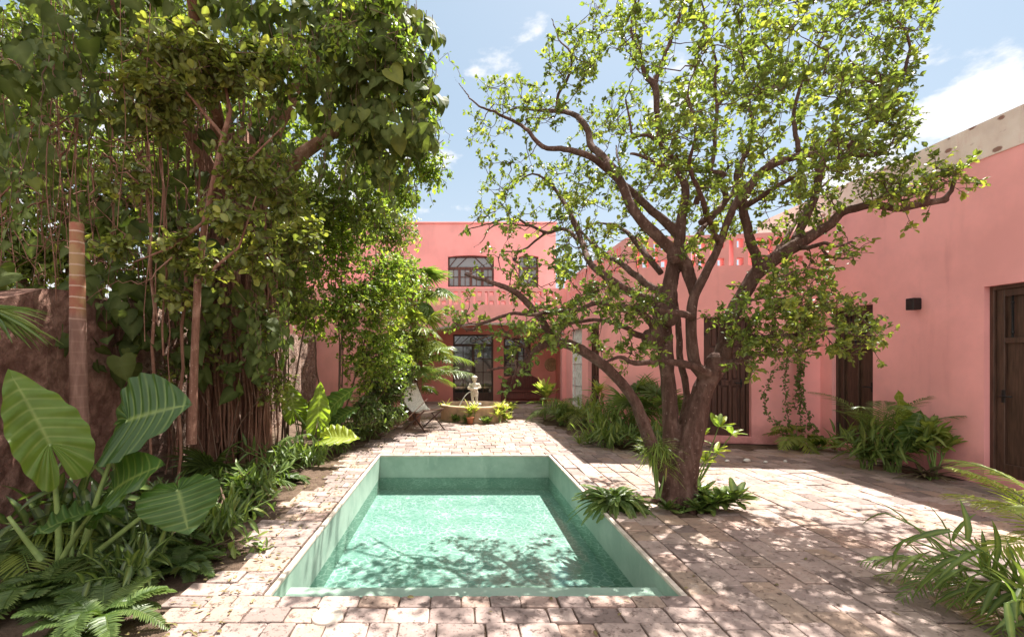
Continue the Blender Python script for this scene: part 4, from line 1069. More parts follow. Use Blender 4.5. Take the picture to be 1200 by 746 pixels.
def palm(name, label, loc, n, L, ll, lw=.028, mat='palm', rise=(.7, 1.3), droop=(.3, .7), az=(0, 2*PI), nl=24, hang=.25, canes=0, cat='palm', tint=.45, ang=55, vee=.3, group=None, z0=0.):
    loc = np.array([loc[0], loc[1], z0]); t = thing(name, label, cat, loc, group)
    g = G(); st = G()
    nl = int(nl*.72); n = max(3, int(n*.85)); lw = lw*1.35
    for k in range(n):
        a = az[0]+(az[1]-az[0])*(k+R.uniform(.2, .8))/n; b = loc+np.array([R.normal(0, .03), R.normal(0, .03), 0])
        h = 0
        if canes:
            h = R.uniform(.3, 1)*canes; b2 = b+np.array([math.cos(a), math.sin(a), 0])*h*.15+np.array([0, 0, h]); st.tube([b, (b+b2)/2, b2], [.014, .012, .009], 7, tint=.6); b = b2
        pinnate(g, st, frond_curve(b, a, L*R.uniform(.7, 1.1), R.uniform(*rise), R.uniform(*droop)), ll*R.uniform(.85, 1.1), lw, nl, .22, ang, hang, np.clip(tint+R.normal(0, .15), 0, 1), vee=vee)
    g.build('fronds', L_[mat], t); st.build('stems', M['stem'], t); return t
def fern(name, label, loc, n, L, mat='fern', z0=0., az=(0, 2*PI), group=None, ll=None, rise=(.45, 1.2)):
    loc = np.array([loc[0], loc[1], z0]); t = thing(name, label, 'fern', loc, group); g = G(); st = G()
    for k in range(n):
        a = az[0]+(az[1]-az[0])*(k+R.rand())/n
        pinnate(g, st, frond_curve(loc+np.array([R.normal(0, .05), R.normal(0, .05), 0]), a, L*R.uniform(.6, 1.1), R.uniform(*rise), R.uniform(.45, .95)), (ll or L*.17), .016, 38, .12, 78, .15, np.clip(.45+R.normal(0, .2), 0, 1), T_blade, r=.003)
    g.build('fronds', L_[mat], t); st.build('stems', M['stem'], t); return t
def strap(name, label, loc, n, L, W, mat='croton', z0=0., stemh=0., cat='plant', rise=(.5, 1.4), T=None, group=None, heads=1, spread=.15, tint=.5, stemmat='stem', az=(0, 2*PI)):
    loc = np.array([loc[0], loc[1], z0]); t = thing(name, label, cat, loc, group); g = G(); st = G()
    for q in range(heads):
        b = loc+np.array([R.normal(0, .02), R.normal(0, .02), 0]); top = b+np.array([R.uniform(-spread, spread), R.uniform(-spread, spread), stemh*R.uniform(.6, 1.1)])
        st.tube([b, (b+top)/2+R.normal(0, .015, 3), top+np.array([0, 0, .02])], [.012, .010, .008], 6)
        a = az[0]+(az[1]-az[0])*(np.arange(n)+R.rand(n))/n; e = R.uniform(*rise, n)
        d = np.stack([np.cos(a)*np.cos(e), np.sin(a)*np.cos(e), np.sin(e)], 1)
        up = np.stack([-np.cos(a)*np.sin(e), -np.sin(a)*np.sin(e), np.cos(e)], 1)+R.normal(0, .15, (n, 3))
        Lr = L*R.uniform(.65, 1.1, n)
        g.leaves(T or T_st, top+np.stack([0*a, 0*a, R.uniform(-.25, .1, n)*min(stemh, .3)], 1), d, up, Lr, W*R.uniform(.8, 1.2, n), np.clip(tint+R.normal(0, .22, n), 0, 1))
    g.build('foliage', L_[mat], t); st.build('stems', M[stemmat], t); return t
def ginger(name, label, loc, canes, h, L, W, mat='palm', z0=0., lean=(.2, .7), az=(0, 2*PI), T=None, cat='plant', nl=9, tint=.5, group=None):
    """arching canes with lance leaves in two rows"""
    loc = np.array([loc[0], loc[1], z0]); t = thing(name, label, cat, loc, group); g = G(); st = G()
    for k in range(canes):
        a = az[0]+(az[1]-az[0])*(k+R.rand())/canes; le = R.uniform(*lean); hh = h*R.uniform(.6, 1.1)
        b = loc+np.array([R.normal(0, .05), R.normal(0, .05), 0]); s_ = np.linspace(0, 1, 9)
        pp = b+np.stack([math.cos(a)*hh*le*s_**1.6, math.sin(a)*hh*le*s_**1.6, hh*(s_-.25*le*s_**2)], 1)
        st.tube(pp, np.linspace(.009, .004, 9), 6)
        f = np.linspace(.25, 1, nl); p = np.stack([np.interp(f, s_, pp[:, i]) for i in range(3)], 1)
        tan = nrm(np.stack([np.interp(f, s_, np.gradient(pp[:, i])) for i in range(3)], 1)); sd = nrm(np.cross(tan, np.array([math.cos(a+1), math.sin(a+1), .3])))
        sg = np.where(np.arange(nl) % 2 == 0, 1, -1)[:, None]
        d = nrm(tan*.7+sd*sg*.8+R.normal(0, .15, (nl, 3))); up = nrm(np.array([0, 0, 1.])+R.normal(0, .35, (nl, 3)))
        Lr = L*(.7+.4*np.sin(f*PI*.9))*R.uniform(.85, 1.1, nl); g.leaves(T or T_st, p, d, up, Lr, W*R.uniform(.85, 1.15, nl), np.clip(tint+R.normal(0, .2, nl), 0, 1))
    g.build('foliage', L_[mat], t); st.build('stems', M['stem'], t); return t
def fan_leaf(g, c, d, up, Rr, nb=22, sweep=2.3, tint=.45, bw=.045):
    d = nrm(d); up = nrm(up); sd = nrm(np.cross(d, up)); up = np.cross(sd, d)
    a = np.linspace(-sweep, sweep, nb)+R.normal(0, .02, nb)
    dr = d*np.cos(a)[:, None]+sd*np.sin(a)[:, None]+up*(-.12)
    g.leaves(T_st, np.repeat(np.array([c]), nb, 0), nrm(dr), nrm(up+R.normal(0, .25, (nb, 3))), Rr*R.uniform(.85, 1.08, nb)*(1-.18*np.abs(a)/sweep), bw, np.clip(tint+R.normal(0, .12, nb), 0, 1))
def fanpalm(name, label, loc, n, stalk, Rr, mat='palm', z0=0., az=(0, 2*PI), trunk=0, tint=.4, nb=20, rise=(.5, 1.35)):
    loc = np.array([loc[0], loc[1], z0]); t = thing(name, label, 'palm', loc); g = G(); st = G()
    top = loc+np.array([0, 0, trunk])
    for k in range(n):
        a = az[0]+(az[1]-az[0])*(k+R.rand())/n; e = R.uniform(*rise); d = np.array([math.cos(a)*math.cos(e), math.sin(a)*math.cos(e), math.sin(e)])
        c = top+d*stalk*R.uniform(.7, 1.1); st.tube([top, (top+c)/2+np.array([0, 0, .03]), c], [.008, .006, .005], 5)
        up = np.array([-math.cos(a)*math.sin(e), -math.sin(a)*math.sin(e), math.cos(e)])
        fan_leaf(g, c, nrm(d+np.array([0, 0, -.2])), nrm(up+R.normal(0, .2, 3)), Rr*R.uniform(.8, 1.1), nb, R.uniform(1.6, 2.3), tint+R.normal(0, .1), bw=Rr*.09)
    g.build('fronds', L_[mat], t); st.build('stems', M['stem'], t)
    if trunk:
        h = G(); pp = loc+np.stack([.05*np.sin(np.linspace(0, 2, 14)), 0*np.linspace(0, 1, 14), np.linspace(-.03, trunk, 14)], 1); h.tube(pp, .09, 9, rough=.15); h.build('trunk', M['figbark'], t)
    return t
def bigleaf(g, c, ax, up, L, W, cup=.12, droop=.35, tint=.5, waves=.02, fold=0., lobes=.32):
    """large arrow-heart blade with veins; c is where the stalk meets it"""
    ax = nrm(ax); up = nrm(up); sd = nrm(np.cross(ax, up)); up = np.cross(sd, ax)
    NT, NU = 73, 13
    V = []; rb = []
    # rows run tip-ward along the midrib; each half-row sweeps forward like the side veins
    rows_ = []
    TA = np.radians([0, 12, 28, 50, 75, 100, 125, 148, 166, 180]); TR = [1., .84, .70, .61, .57, .56, .58, .60, .50, .12]
    for side in (-1, 1):
        grid = []
        for i in range(NT):
            t = i/(NT-1); th = math.pi*(1-t)**.9; Ro = np.interp(th, TA, TR)
            ox = side*Ro*math.sin(th)*W*.98; oy = Ro*math.cos(th)*L
            sy_ = L*.93*max(0., (t-.38)/.62)**1.1
            grid.append([])
            for j in range(NU):
                u = j/(NU-1); x = ox*u; y = sy_+(oy-sy_)*u**1.25
                z = cup*W*(abs(x)/(W*.5))**1.3-droop*L*(max(y, 0)/L)**2+waves*math.sin(t*46+side)*u**2*1.2-.10*W*(abs(min(y, 0))/(L*.4))**2+.012*math.cos(i*PI/3)*u*(1-u)*4*W
                V.append(np.asarray(c)+ax*y+sd*x+up*z)
                rb.append(1. if j == 0 else (1. if i % 6 == 3 else 0.)*(.9-.5*u))
                grid[-1].append(len(V)-1)
        rows_.append(grid)
    F = []
    for grid in rows_:
        for i in range(NT-1):
            for j in range(NU-1): F.append([grid[i][j], grid[i+1][j], grid[i+1][j+1], grid[i][j+1]])
    g.add(V, F, tint, rb, smooth=True)
EAR_G = None
def ear(t, px, py, Y, ax, up, L, W, base, mat='ear', **k):
    c = P(px, py, Y); lm = L_[mat]
    g = G(); bigleaf(g, c, ax, up, L, W, **k); lf = g.build('leaf', lm, t)
    s = G(); b = np.array(base); s_ = np.linspace(0, 1, 12)[:, None]; ctrl = (b*.45+c*.55)+np.array([0, 0, .12])
    ctrl = (b+c)/2+nrm(np.array([b[0]-c[0], b[1]-c[1], 0]))*.06
    pp = (1-s_)**2*b+2*s_*(1-s_)*ctrl+s_**2*c; s.tube(pp, np.linspace(.026, .011, 12), 9); s.build('stalk', M['palestem'], t)
    return lf

# ------------------------------------------------------------------ LEFT GARDEN: big vine covered tree
ft = thing('fig_tree', 'huge strangler fig with a curtain of reddish aerial roots on the left', 'tree', (-3.35, 7.2, 0))
g = G()
base = np.array([-3.35, 7.2, 0])
for k in range(15):
    a = k*2*PI/15; r0 = R.uniform(.25, .5); z = np.linspace(-.03, 4.4, 22)
    tw_ = a+.35*np.sin(z*1.1+k); rr = r0*(1.25-.12*z)*.85
    g.tube(base+np.stack([rr*np.cos(tw_)*1.1, rr*np.sin(tw_), z], 1), np.linspace(.10, .06, 22)*R.uniform(.6, 1.2), 7, rough=.15)
for (dx, dy, dz, r_) in ((1.9, -.8, 6.4, .09), (-.8, -1.8, 6.0, .08), (2.2, 1.2, 6.2, .09), (.6, -2.4, 5.6, .07), (-.4, 1.6, 6, .08)):
    b = base+np.array([0, 0, 3.6]); e_ = base+np.array([dx, dy, dz]); g.tube([b, b*.6+e_*.4+np.array([0, 0, .25]), e_*.85+b*.15+np.array([0, 0, .1]), e_], [r_*1.6, r_*1.2, r_*.8, r_*.4], 8, rough=.08)
g.build('trunk', M['figbark'], ft)
g = G()
for k in range(170):                                   # the root curtain
    u = R.rand(); x = R.uniform(-3.75, -2.72); y = 7.0+R.uniform(-.5, .7)
    if k % 9 == 0: x = R.uniform(-4.1, -3.0); y = R.uniform(5.4, 8.5)
    zt = R.uniform(2.6, 5.4); zb = 0 if R.rand() < .6 else R.uniform(.4, 2.0)
    z = np.linspace(zt, zb, 12); q = R.uniform(.01, .05); f1 = R.uniform(1, 3)
    g.tube(np.stack([x+q*np.sin(z*f1+k)+.02*np.sin(z*7+k), y+q*np.cos(z*f1+k), z], 1), R.uniform(.006, .02), 5, cap=False)
o = g.build('aerial_roots', M['figbark'], ft); o['kind'] = 'stuff'
g = G(); st = G()
for (px, py, Y, rx, ry, rz, n) in ((90, -60, 7.2, 2.0, 1.6, 1.3, 420), (250, -40, 7.5, 1.6, 1.6, 1.2, 420), (380, 20, 8.0, 1.1, 1.3, 1.2, 360), (420, 140, 8.2, .9, 1.1, 1.1, 380), (420, 230, 8.4, .85, 1.0, .9, 340),
                                   (330, 250, 7.6, .8, .9, .9, 260), (60, 160, 8.0, 1.6, 1.0, 1.2, 230), (230, 200, 8.2, 1.2, .8, 1.3, 230), (340, 330, 7.8, .55, .7, .6, 130)):
    clumps(g, T_ov, P(px, py, Y), (rx, ry, rz), n, .095, .6, 7, -.25, (.42, .22), .35, st, .14)
g.build('crown', L_['fig'], ft); st.build('twigs', M['twigbrown'], ft)

# heart leaved vines over it
def heartvine(label, blobs, strands, L, loc, mat='heart', seedt=.4):
    t = thing('heart_leaf_vine', label, 'vine', loc); g = G(); st = G()
    for (px, py, Y, rx, ry, rz, n) in blobs:
        c = P(px, py, Y); q, d = blob_pts(c, (rx, ry, rz), n, .7)
        keep = d[:, 1] < .35; q = q[keep]; d = d[keep]; m = len(q)
        Lr = L*R.choice([.45, .7, .9, 1.1, 1.5], m, p=[.2, .25, .3, .17, .08])*R.uniform(.85, 1.15, m); dr = nrm(np.array([0, 0, -.85])+R.normal(0, .5, (m, 3))+d*.3); up = nrm(d+np.array([.15, -.45, .45])+R.normal(0, .35, (m, 3)))
        g.leaves(T_ht, q, dr, up, Lr, Lr*.95, np.clip(R.normal(seedt, .2, m), 0, 1), smooth=False)
        for i in range(0, m, 4): st.tube([q[i]+R.normal(0, .02, 3)+np.array([0, 0, .18]), q[i]+np.array([0, .05, .05]), q[i]], .0035, 4, cap=False)
    for (a, b, n) in strands:
        for k in range(n):
            A = P(a[0]+R.normal(0, 6), a[1], a[2]); B_ = P(b[0]+R.normal(0, 10), b[1]+R.normal(0, 18), b[2]); strand(g, st, A, B_, .02, T_ht, L*.62, .95, .085, seedt+.05)
    g.build('foliage', L_[mat], t); st.build('stems', M['twigbrown'], t); return t
heartvine('broad heart leaved vine draping over the tall tree above the pool edge',
 [(440, 60, 6.0, .75, .7, .75, 820), (455, 130, 6.0, .60, .6, .8, 700), (350, 10, 6.2, .9, .8, .6, 620), (370, 90, 6.0, .6, .6, .6, 380), (480, 130, 6.3, .30, .4, .6, 150), (440, 190, 6.2, .4, .4, .4, 120), (420, -40, 6.4, .6, .6, .5, 160)],
 [((390, 100, 5.6), (378, 205, 5.6), 3), ((330, 100, 5.6), (322, 200, 5.6), 3), ((325, 130, 5.5), (318, 225, 5.5), 2), ((450, 180, 5.9), (455, 250, 5.9), 3), ((470, 150, 6), (478, 230, 6), 2), ((415, 150, 5.7), (405, 235, 5.7), 2)], .145, (-1.3, 6.2, 0), seedt=.42)
heartvine('dark heart leaved vine hanging from the canopy at the upper left edge',
 [(30, 20, 5.0, .9, .7, .55, 240), (60, 80, 4.8, .6, .5, .3, 100), (10, 120, 4.6, .4, .4, .4, 60), (10, 200, 4.6, .3, .3, .4, 50), (140, 130, 5.2, .5, .3, .3, 60), (200, 20, 5.4, .9, .5, .5, 300), (130, -30, 5.2, .9, .6, .4, 240), (120, 60, 5.6, .8, .4, .4, 160)],
 [((20, 150, 4.4), (15, 260, 4.4), 3), ((60, 60, 4.5), (55, 140, 4.5), 2)], .14, (-3.9, 4.8, 0), seedt=.30)
heartvine('large heart leaves climbing the shaded wall between palm trunk and fig roots',
 [(130, 390, 5.6, .55, .25, .45, 46), (175, 410, 5.9, .45, .25, .35, 36), (110, 350, 5.6, .6, .25, .4, 40), (60, 390, 5.2, .3, .2, .2, 30), (20, 370, 5.0, .3, .2, .25, 26), (10, 330, 5.0, .3, .2, .25, 26), (215, 400, 5.9, .25, .2, .3, 16), (170, 300, 6.2, .8, .3, .6, 60), (180, 230, 6.4, .9, .3, .6, 60)], [], .20, (-3.9, 5.6, 0), seedt=.22)
# broad leaved branch in front (round leaves, brown limb)
rt = thing('round_leaf_tree', 'slanting brown limb with sprays of rounded olive leaves before the fig roots', 'tree', (-2.95, 5.3, 0))
g = G(); g.tube([P(225, 520, 5.4), P(228, 420, 5.4), P(232, 330, 5.35), P(240, 260, 5.3), P(250, 215, 5.2), P(262, 160, 5.15), P(270, 130, 5.1), P(262, 90, 5.1)], [.05, .045, .04, .036, .034, .030, .022, .012], 9, rough=.07)
for a, b, c in (((250, 215, 5.2), (290, 190, 5.0), (330, 150, 4.9)), ((262, 160, 5.15), (220, 110, 5.0), (180, 70, 4.9)), ((240, 260, 5.3), (200, 290, 5.1), (150, 310, 5.0)), ((232, 330, 5.3), (280, 290, 5.1), (300, 230, 5.0))):
    g.tube([P(*a), P(*b), P(*c)], [.022, .014, .006], 7)
g.build('trunk', M['figbark'], rt)
g = G(); st = G()
for (px, py, Y, rx, ry, rz, n) in ((215, 60, 5.0, .65, .4, .28, 150), (185, 105, 5.0, .6, .4, .2, 90), (265, 90, 5.1, .5, .35, .3, 90), (300, 80, 5.3, .5, .4, .25, 80), (180, 140, 5.1, .5, .3, .2, 60), (285, 200, 5.0, .3, .3, .25, 50),
                                   (270, 250, 5.0, .3, .25, .22, 46), (150, 215, 5.2, .3, .25, .25, 26), (200, 290, 5.2, .35, .25, .2, 34), (140, 290, 5.2, .25, .2, .15, 24), (250, 320, 5.4, .3, .3, .3, 40), (200, 350, 5.4, .25, .2, .2, 20), (300, 300, 5.4, .35, .3, .35, 60), (330, 230, 5.3, .3, .3, .35, 60), (350, 280, 6.0, .35, .3, .4, 70)):
    clumps(g, T_rd, P(px, py, Y), (rx, ry, rz), n, .085, .72, 6, .0, (.45, .25), .3, st, .08)
g.build('crown', L_['round'], rt); st.build('twigs', M['twigbrown'], rt)
for lab, loc, bl in (('dark dense tree rising behind the boundary wall at the far left', (-7.2, 9.5, 0), ((-20, 200, 9.5, 1.6, 1.0, 2.2, 594), (60, 120, 9.8, 1.7, 1.0, 2.0, 594), (40, 300, 9.6, 1.5, .9, 1.0, 414), (120, 250, 9.6, 1.3, .9, 1.4, 414))),
                     ('leafy tree behind the fig roots above the stone wall', (-5.2, 10.2, 0), ((-30, 60, 10.5, 2.0, 1.0, 2.0, 500), (150, 20, 10.5, 2.0, 1.0, 1.6, 500), (210, 180, 10.2, 1.5, 1.0, 2.0, 684), (200, 330, 10, 1.2, .8, 1.0, 360), (310, 180, 10.4, 1.2, 1.0, 1.6, 594), (300, 330, 10.2, 1.0, .8, 1.0, 306)))):
    bt = thing('background_tree', lab, 'tree', loc); g = G(); st = G(); tk = G(); L0 = np.array(loc, float)
    for (px, py, Y, rx, ry, rz, n) in bl:
        clumps(g, T_ov, P(px, py, Y), (rx, ry, rz), n, .15, .6, 7, -.2, (.3, .2), .2, st, .2); tk.tube([L0, L0*.4+P(px, py, Y)*.6-np.array([0, 0, .3]), P(px, py, Y)], [.14, .08, .03], 8, rough=.1)
    g.build('crown', L_['fig'], bt); st.build('twigs', M['twigbrown'], bt); tk.build('trunk', M['figbark'], bt)
heartvine('broad leaved vine cloaking the shaded fig trunk halfway up behind the cut palm trunk',
 [(60, 260, 6.6, .8, .3, .5, 60), (120, 220, 6.4, .8, .3, .6, 80), (220, 280, 6.2, .6, .3, .7, 80), (160, 340, 6.2, .6, .3, .5, 60), (270, 330, 6.0, .45, .3, .6, 70), (250, 420, 6.1, .25, .3, .35, 30), (310, 400, 6.2, .3, .3, .4, 60), (240, 360, 6.0, .45, .25, .35, 70), (290, 440, 6.2, .25, .2, .3, 30), (90, 160, 6.2, .8, .4, .5, 80), (40, 110, 6, .6, .4, .5, 60), (30, 190, 5.6, .5, .3, .5, 60), (120, 300, 5.8, .4, .3, .3, 40), (200, 160, 6, .6, .4, .5, 70), (300, 180, 6.4, .5, .4, .6, 80)],
 [((300, 250, 5.8), (290, 400, 5.8), 4), ((200, 250, 5.6), (205, 360, 5.6), 3), ((330, 260, 6), (335, 400, 6), 3)], .15, (-3.6, 6.4, 0), seedt=.3)
# tangled bare twigs and hanging stems in the shade at the left
tt = G()
for k in range(190):
    a = P(R.uniform(-40, 250), R.uniform(80, 330), R.uniform(5, 7.5)); n = 9
    d = rdir(1)[0]*np.array([1, .5, 1.2]); cv = np.cumsum(R.normal(0, .05, (n, 3)), 0); pp = a+d*np.linspace(0, R.uniform(.3, 1.3), n)[:, None]+cv
    tt.tube(pp, np.linspace(.008, .003, n)*R.uniform(.6, 1.6), 4, cap=False)
for k in range(30):
    x = R.uniform(-5, 230); Y = R.uniform(4.6, 6.5); z = np.linspace(5.2, R.uniform(1.6, 3), 12); p0 = P(x, 200, Y)
    tt.tube(np.stack([p0[0]+.03*np.sin(z*3+k), Y+.03*np.cos(z*2.2+k), z], 1), R.uniform(.003, .009), 4, cap=False)
o = tt.build('dry_creeper', M['figbark']); o['kind'] = 'stuff'

# trailing fine creeper at the sky edge
cr = thing('trailing_creeper', 'fine small leaved creeper trailing against the sky at the canopy edge', 'vine', (-.5, 7, 0))
g = G(); st = G()
for (px, py, Y, rx, ry, rz, n) in ((470, 30, 6.8, .25, .3, .5, 70), (490, 180, 7.0, .35, .3, .35, 110), (505, 200, 7.0, .25, .3, .25, 60), (470, 225, 7.2, .35, .4, .3, 90), (500, 140, 6.9, .12, .2, .3, 30), (340, 75, 5.35, .45, .3, .2, 60), (400, 40, 5.3, .35, .3, .2, 40), (300, 60, 5.4, .3, .3, .2, 40), (470, 60, 5.5, .35, .3, .4, 50), (490, 110, 5.8, .2, .3, .35, 36), (430, 5, 5.4, .4, .3, .2, 40)):
    clumps(g, T_ov, P(px, py, Y), (rx, ry, rz), n, .07, .6, 6, -.3, (.5, .22), .2, st, .12)
for a, b in (((500, 75, 6.6), (525, 62, 6.6)), ((525, 62, 6.6), (545, 95, 6.6)), ((505, 120, 6.7), (528, 165, 6.7)), ((515, 175, 7), (530, 210, 7)), ((495, 190, 7), (508, 240, 7)), ((485, 205, 7), (490, 240, 7)), ((510, 180, 7), (532, 182, 7))):
    strand(g, st, P(*a), P(*b), .03, T_ov, .06, .6, .05, .5, .4, .003)
g.build('foliage', L_['bush'], cr); st.build('stems', M['twigbrown'], cr)

# cut palm trunk
ct = G(); zz = np.linspace(0, 2.9, 26); c0 = P(88, 400, 4.6)
ct.tube(np.stack([c0[0]-.012*zz+.05, 4.6+0*zz, zz], 1), np.linspace(.088, .058, 26)*(1+.02*np.sin(np.arange(26)*2.3)), 18)
tag(ct.build('palm_trunk', M['ringbark']), 'cut off ringed palm trunk standing like a post at the left', 'palm trunk')

# bushes down the left side, each its own shrub
def shrub(label, blobs, loc, mat, T, L, W=.6, per=6, name='shrub', tint=(.5, .24), droop=0., stem=True, shell=.35, trunkr=.02, spread=.1):
    t = thing(name, label, 'shrub', loc); g = G(); st = G(); loc = np.array(loc, float)
    for (px, py, Y, rx, ry, rz, n) in blobs:
        c = P(px, py, Y); clumps(g, T, c, (rx, ry, rz), n, L, W, per, droop, tint, shell, st, spread)
        if stem:
            for k in range(1):
                e_ = c+R.normal(0, 1, 3)*np.array([rx, ry, rz])*.4; b = loc+np.array([R.normal(0, .06), R.normal(0, .06), 0]); st.tube([b, b*.5+e_*.5+R.normal(0, .08, 3), e_], [trunkr, trunkr*.7, trunkr*.3], 6)
    g.build('foliage', L_[mat], t); st.build('stems', M['twigbrown'], t); return t
shrub('sunlit yellow green bush spilling over the stone wall at mid left',
 [(385, 300, 9.0, .9, .8, .7, 300), (420, 360, 9.2, .9, .8, .7, 420), (370, 370, 9.6, .6, .6, .5, 160), (455, 330, 9.6, .7, .6, .8, 320), (440, 420, 9.4, .75, .6, .6, 380), (400, 270, 9.0, .6, .6, .6, 200)], (-2.3, 9.3, 0), 'bush', T_ov, .085, .6, 6)
shrub('tall loose green shrub just left of the fan palms',
 [(460, 270, 10.5, .6, .6, .6, 240), (475, 330, 10.8, .5, .5, .6, 200), (480, 400, 11, .5, .5, .5, 200), (440, 250, 10.2, .6, .5, .6, 160)], (-1.9, 10.8, 0), 'fig', T_ov, .09, .55, 6)
shrub('low leafy shrub at the paving edge beside the sling chair',
 [(450, 455, 9.9, .55, .4, .42, 240), (470, 440, 10.3, .35, .3, .5, 150), (430, 480, 8.9, .35, .3, .25, 140), (455, 485, 9.6, .35, .25, .22, 130)], (-1.65, 9.9, 0), 'dark', T_ov, .085, .5, 7, tint=(.55, .25))
shrub('fine leaved trailing bush hiding the upper stone wall at centre left',
 [(340, 300, 8.6, .5, .4, .5, 150), (350, 360, 8.8, .4, .3, .4, 90), (310, 260, 8.2, .5, .4, .5, 120), (375, 240, 8.4, .6, .5, .5, 190)], (-3.2, 8.8, 0), 'fig', T_ov, .085, .6, 6)

shrub('thin twining creeper with small leaves over the lower fig roots', [(235, 400, 6.2, .45, .2, .5, 60), (300, 380, 6.3, .35, .2, .5, 80), (320, 450, 6.6, .3, .2, .35, 46), (200, 440, 6.1, .3, .2, .3, 24)], (-3.1, 6.3, 0), 'round', T_rd, .07, .7, 5, name='creeper', tint=(.4, .25), spread=.12, trunkr=.008)
# palms behind on the left
fanpalm('fan_palm', 'tall fan palm with shaggy drooping leaves against the pink house', (px2u(482, 12.2), 12.3), 24, .75, .62, 'palm', 0, trunk=3.3, tint=.55, nb=24, rise=(-.7, 1.3))
fanpalm('fan_palm', 'sunlit yellowish fan palm just below the tall one', (px2u(488, 11.6), 11.6), 15, .6, .6, 'palmy', 0, trunk=2.2, tint=.35, nb=24, rise=(-.6, 1.1))
palm('areca_palm', 'big arching green palm left of the fountain before the glazed door', (px2u(474, 12.0), 12.0), 32, 2.0, .52, .020, 'palm', (.75, 1.45), (.35, .75), nl=56, hang=.45, canes=1.2, tint=.6)
palm('areca_palm', 'smaller bright palm at the foot of the fan palms', (px2u(445, 11.2), 11.2), 14, 1.3, .38, .020, 'palmy', (.8, 1.4), (.4, .8), nl=30, canes=.5, tint=.3)

# elephant ear, foreground left
eb = GP(74, 672); ee = thing('elephant_ear', 'giant elephant ear plant with long pale stalks at the lower left', 'plant', tuple(eb))
Ye = 3.55
ear(ee, 58, 520, 3.45, (-.40, -.02, .80), (.80, -.50, .30), .62, .42, eb+np.array([-.03, 0, 0]), mat='earmid', droop=.06, cup=.18, tint=.60, waves=.014)
ear(ee, 150, 492, 3.75, (.93, -.15, .30), (-.08, -.78, .60), .54, .74, eb+np.array([.02, .12, 0]), droop=.12, cup=.06, tint=.05, waves=.014)
ear(ee, 133, 574, 3.60, (.66, -.25, .45), (-.25, -.68, .70), .50, .52, eb+np.array([.05, .05, 0]), droop=.20, cup=.08, tint=.35, waves=.018)
ear(ee, 209, 574, 3.50, (.42, -.45, -.50), (.25, -.62, .75), .34, .50, eb+np.array([.08, -.02, 0]), droop=.25, cup=-.12, tint=.45, waves=.012)
ear(ee, 108, 600, 3.40, (-.3, -.7, .1), (-.2, -.4, .9), .34, .34, eb+np.array([-.02, -.05, 0]), droop=.3, tint=.3)
for (bx_, by_) in ((.02, .05), (-.05, .03)):
    s = G(); s.tube([eb+np.array([bx_, by_, 0]), eb+np.array([bx_*1.4, by_, .25]), eb+np.array([bx_*1.6+.02, by_, .48])], [.018, .013, .004], 8); s.build('stalk', M['palestem'], ee)
s = G(); s.tube([P(48, 655, 3.5), P(30, 632, 3.4), P(10, 605, 3.3)], [.022, .018, .012], 8); s.build('stalk', M['palestem'], ee)

# philodendrons further down the bed
ph = thing('philodendron', 'leafy yellow green plant with paddle leaves beside the pool at mid left', 'plant', (px2u(380, 7.7), 7.7, 0)); b = np.array([px2u(380, 7.7), 7.7, 0])
ear(ph, 372, 492, 7.6, (.12, -.1, .95), (.5, -.8, .1), .62, .34, b, 'earlight', droop=.08, tint=.5)
ear(ph, 386, 480, 7.9, (.60, -.1, .65), (-.4, -.7, .5), .60, .42, b, 'ear', droop=.2, tint=.6)
ear(ph, 345, 480, 7.6, (-.15, -.1, .8), (.4, -.85, .2), .45, .36, b, 'earlight', droop=.15, tint=.2, waves=.03)
ear(ph, 388, 512, 7.3, (.95, -.2, .05), (-.1, -.55, .8), .46, .40, b, 'earlight', droop=.12, tint=.75)
ear(ph, 395, 492, 8.1, (.5, .2, .45), (-.3, -.6, .7), .45, .40, b, 'ear', droop=.3, tint=.2)
# ferns
for i, (px, py, n, L, lab) in enumerate(((28, 600, 20, .7, 'tall shaded fern against the old wall at the far left'), (100, 600, 20, .6, 'shaded fern at the foot of the ringed palm trunk'), (45, 700, 34, .62, 'lush dark fern filling the bottom left corner'), (110, 735, 26, .50, 'dark fern at the paving edge in the bottom left'), (165, 660, 30, .55, 'arching fern under the drooping elephant ear leaf'),
                                         (10, 655, 18, .6, 'fern at the left picture edge behind the corner fern'), (130, 630, 20, .6, 'shaded fern directly behind the elephant ear stalks'), (205, 640, 16, .40, 'small fern at the bed edge next to the paving'), (240, 580, 18, .45, 'fern behind the drooping elephant ear leaf'))):
    c = GP(px, py); fern('fern', lab, c, n, L, group='ferns in the left bed')
palm('areca_palm', 'yellowish feathery palm frond plant at the left edge by the elephant ear', GP(8, 650), 7, .9, .26, .016, 'palmy', (.5, 1.0), (.5, .8), az=(-.8, 1.2), nl=30, tint=.2)
fanpalm('fan_palm', 'fan palm leaves poking in from the left edge', (-4.05, 3.9), 3, .25, .50, 'palm', 1.95, az=(-.3, .3), tint=.6, nb=20, rise=(.1, .5))
fanpalm('fan_palm', 'low spiky dark fan palm at the foot of the fig roots', GP(245, 562), 11, .30, .48, 'dark', 0, tint=.35, nb=16, rise=(.3, 1.3))
shrub('glossy ground shrub with oval leaves below the fig roots beside the paving',
 [(250, 600, 4.9, .32, .3, .18, 46), (230, 620, 4.5, .25, .2, .14, 34), (285, 570, 5.4, .3, .25, .16, 40), (300, 600, 5.0, .12, .12, .06, 8)], tuple(GP(255, 612)), 'palm', T_rd, .10, .5, 5, tint=(.35, .2))
shrub('small leaved weedy shrub trailing onto the paving beside the pool',
 [(292, 648, 3.95, .13, .12, .05, 8), (270, 640, 4.0, .16, .12, .07, 10)], tuple(GP(262, 648)), 'palm', T_rd, .085, .42, 5, tint=(.4, .2), trunkr=.006, spread=.07)
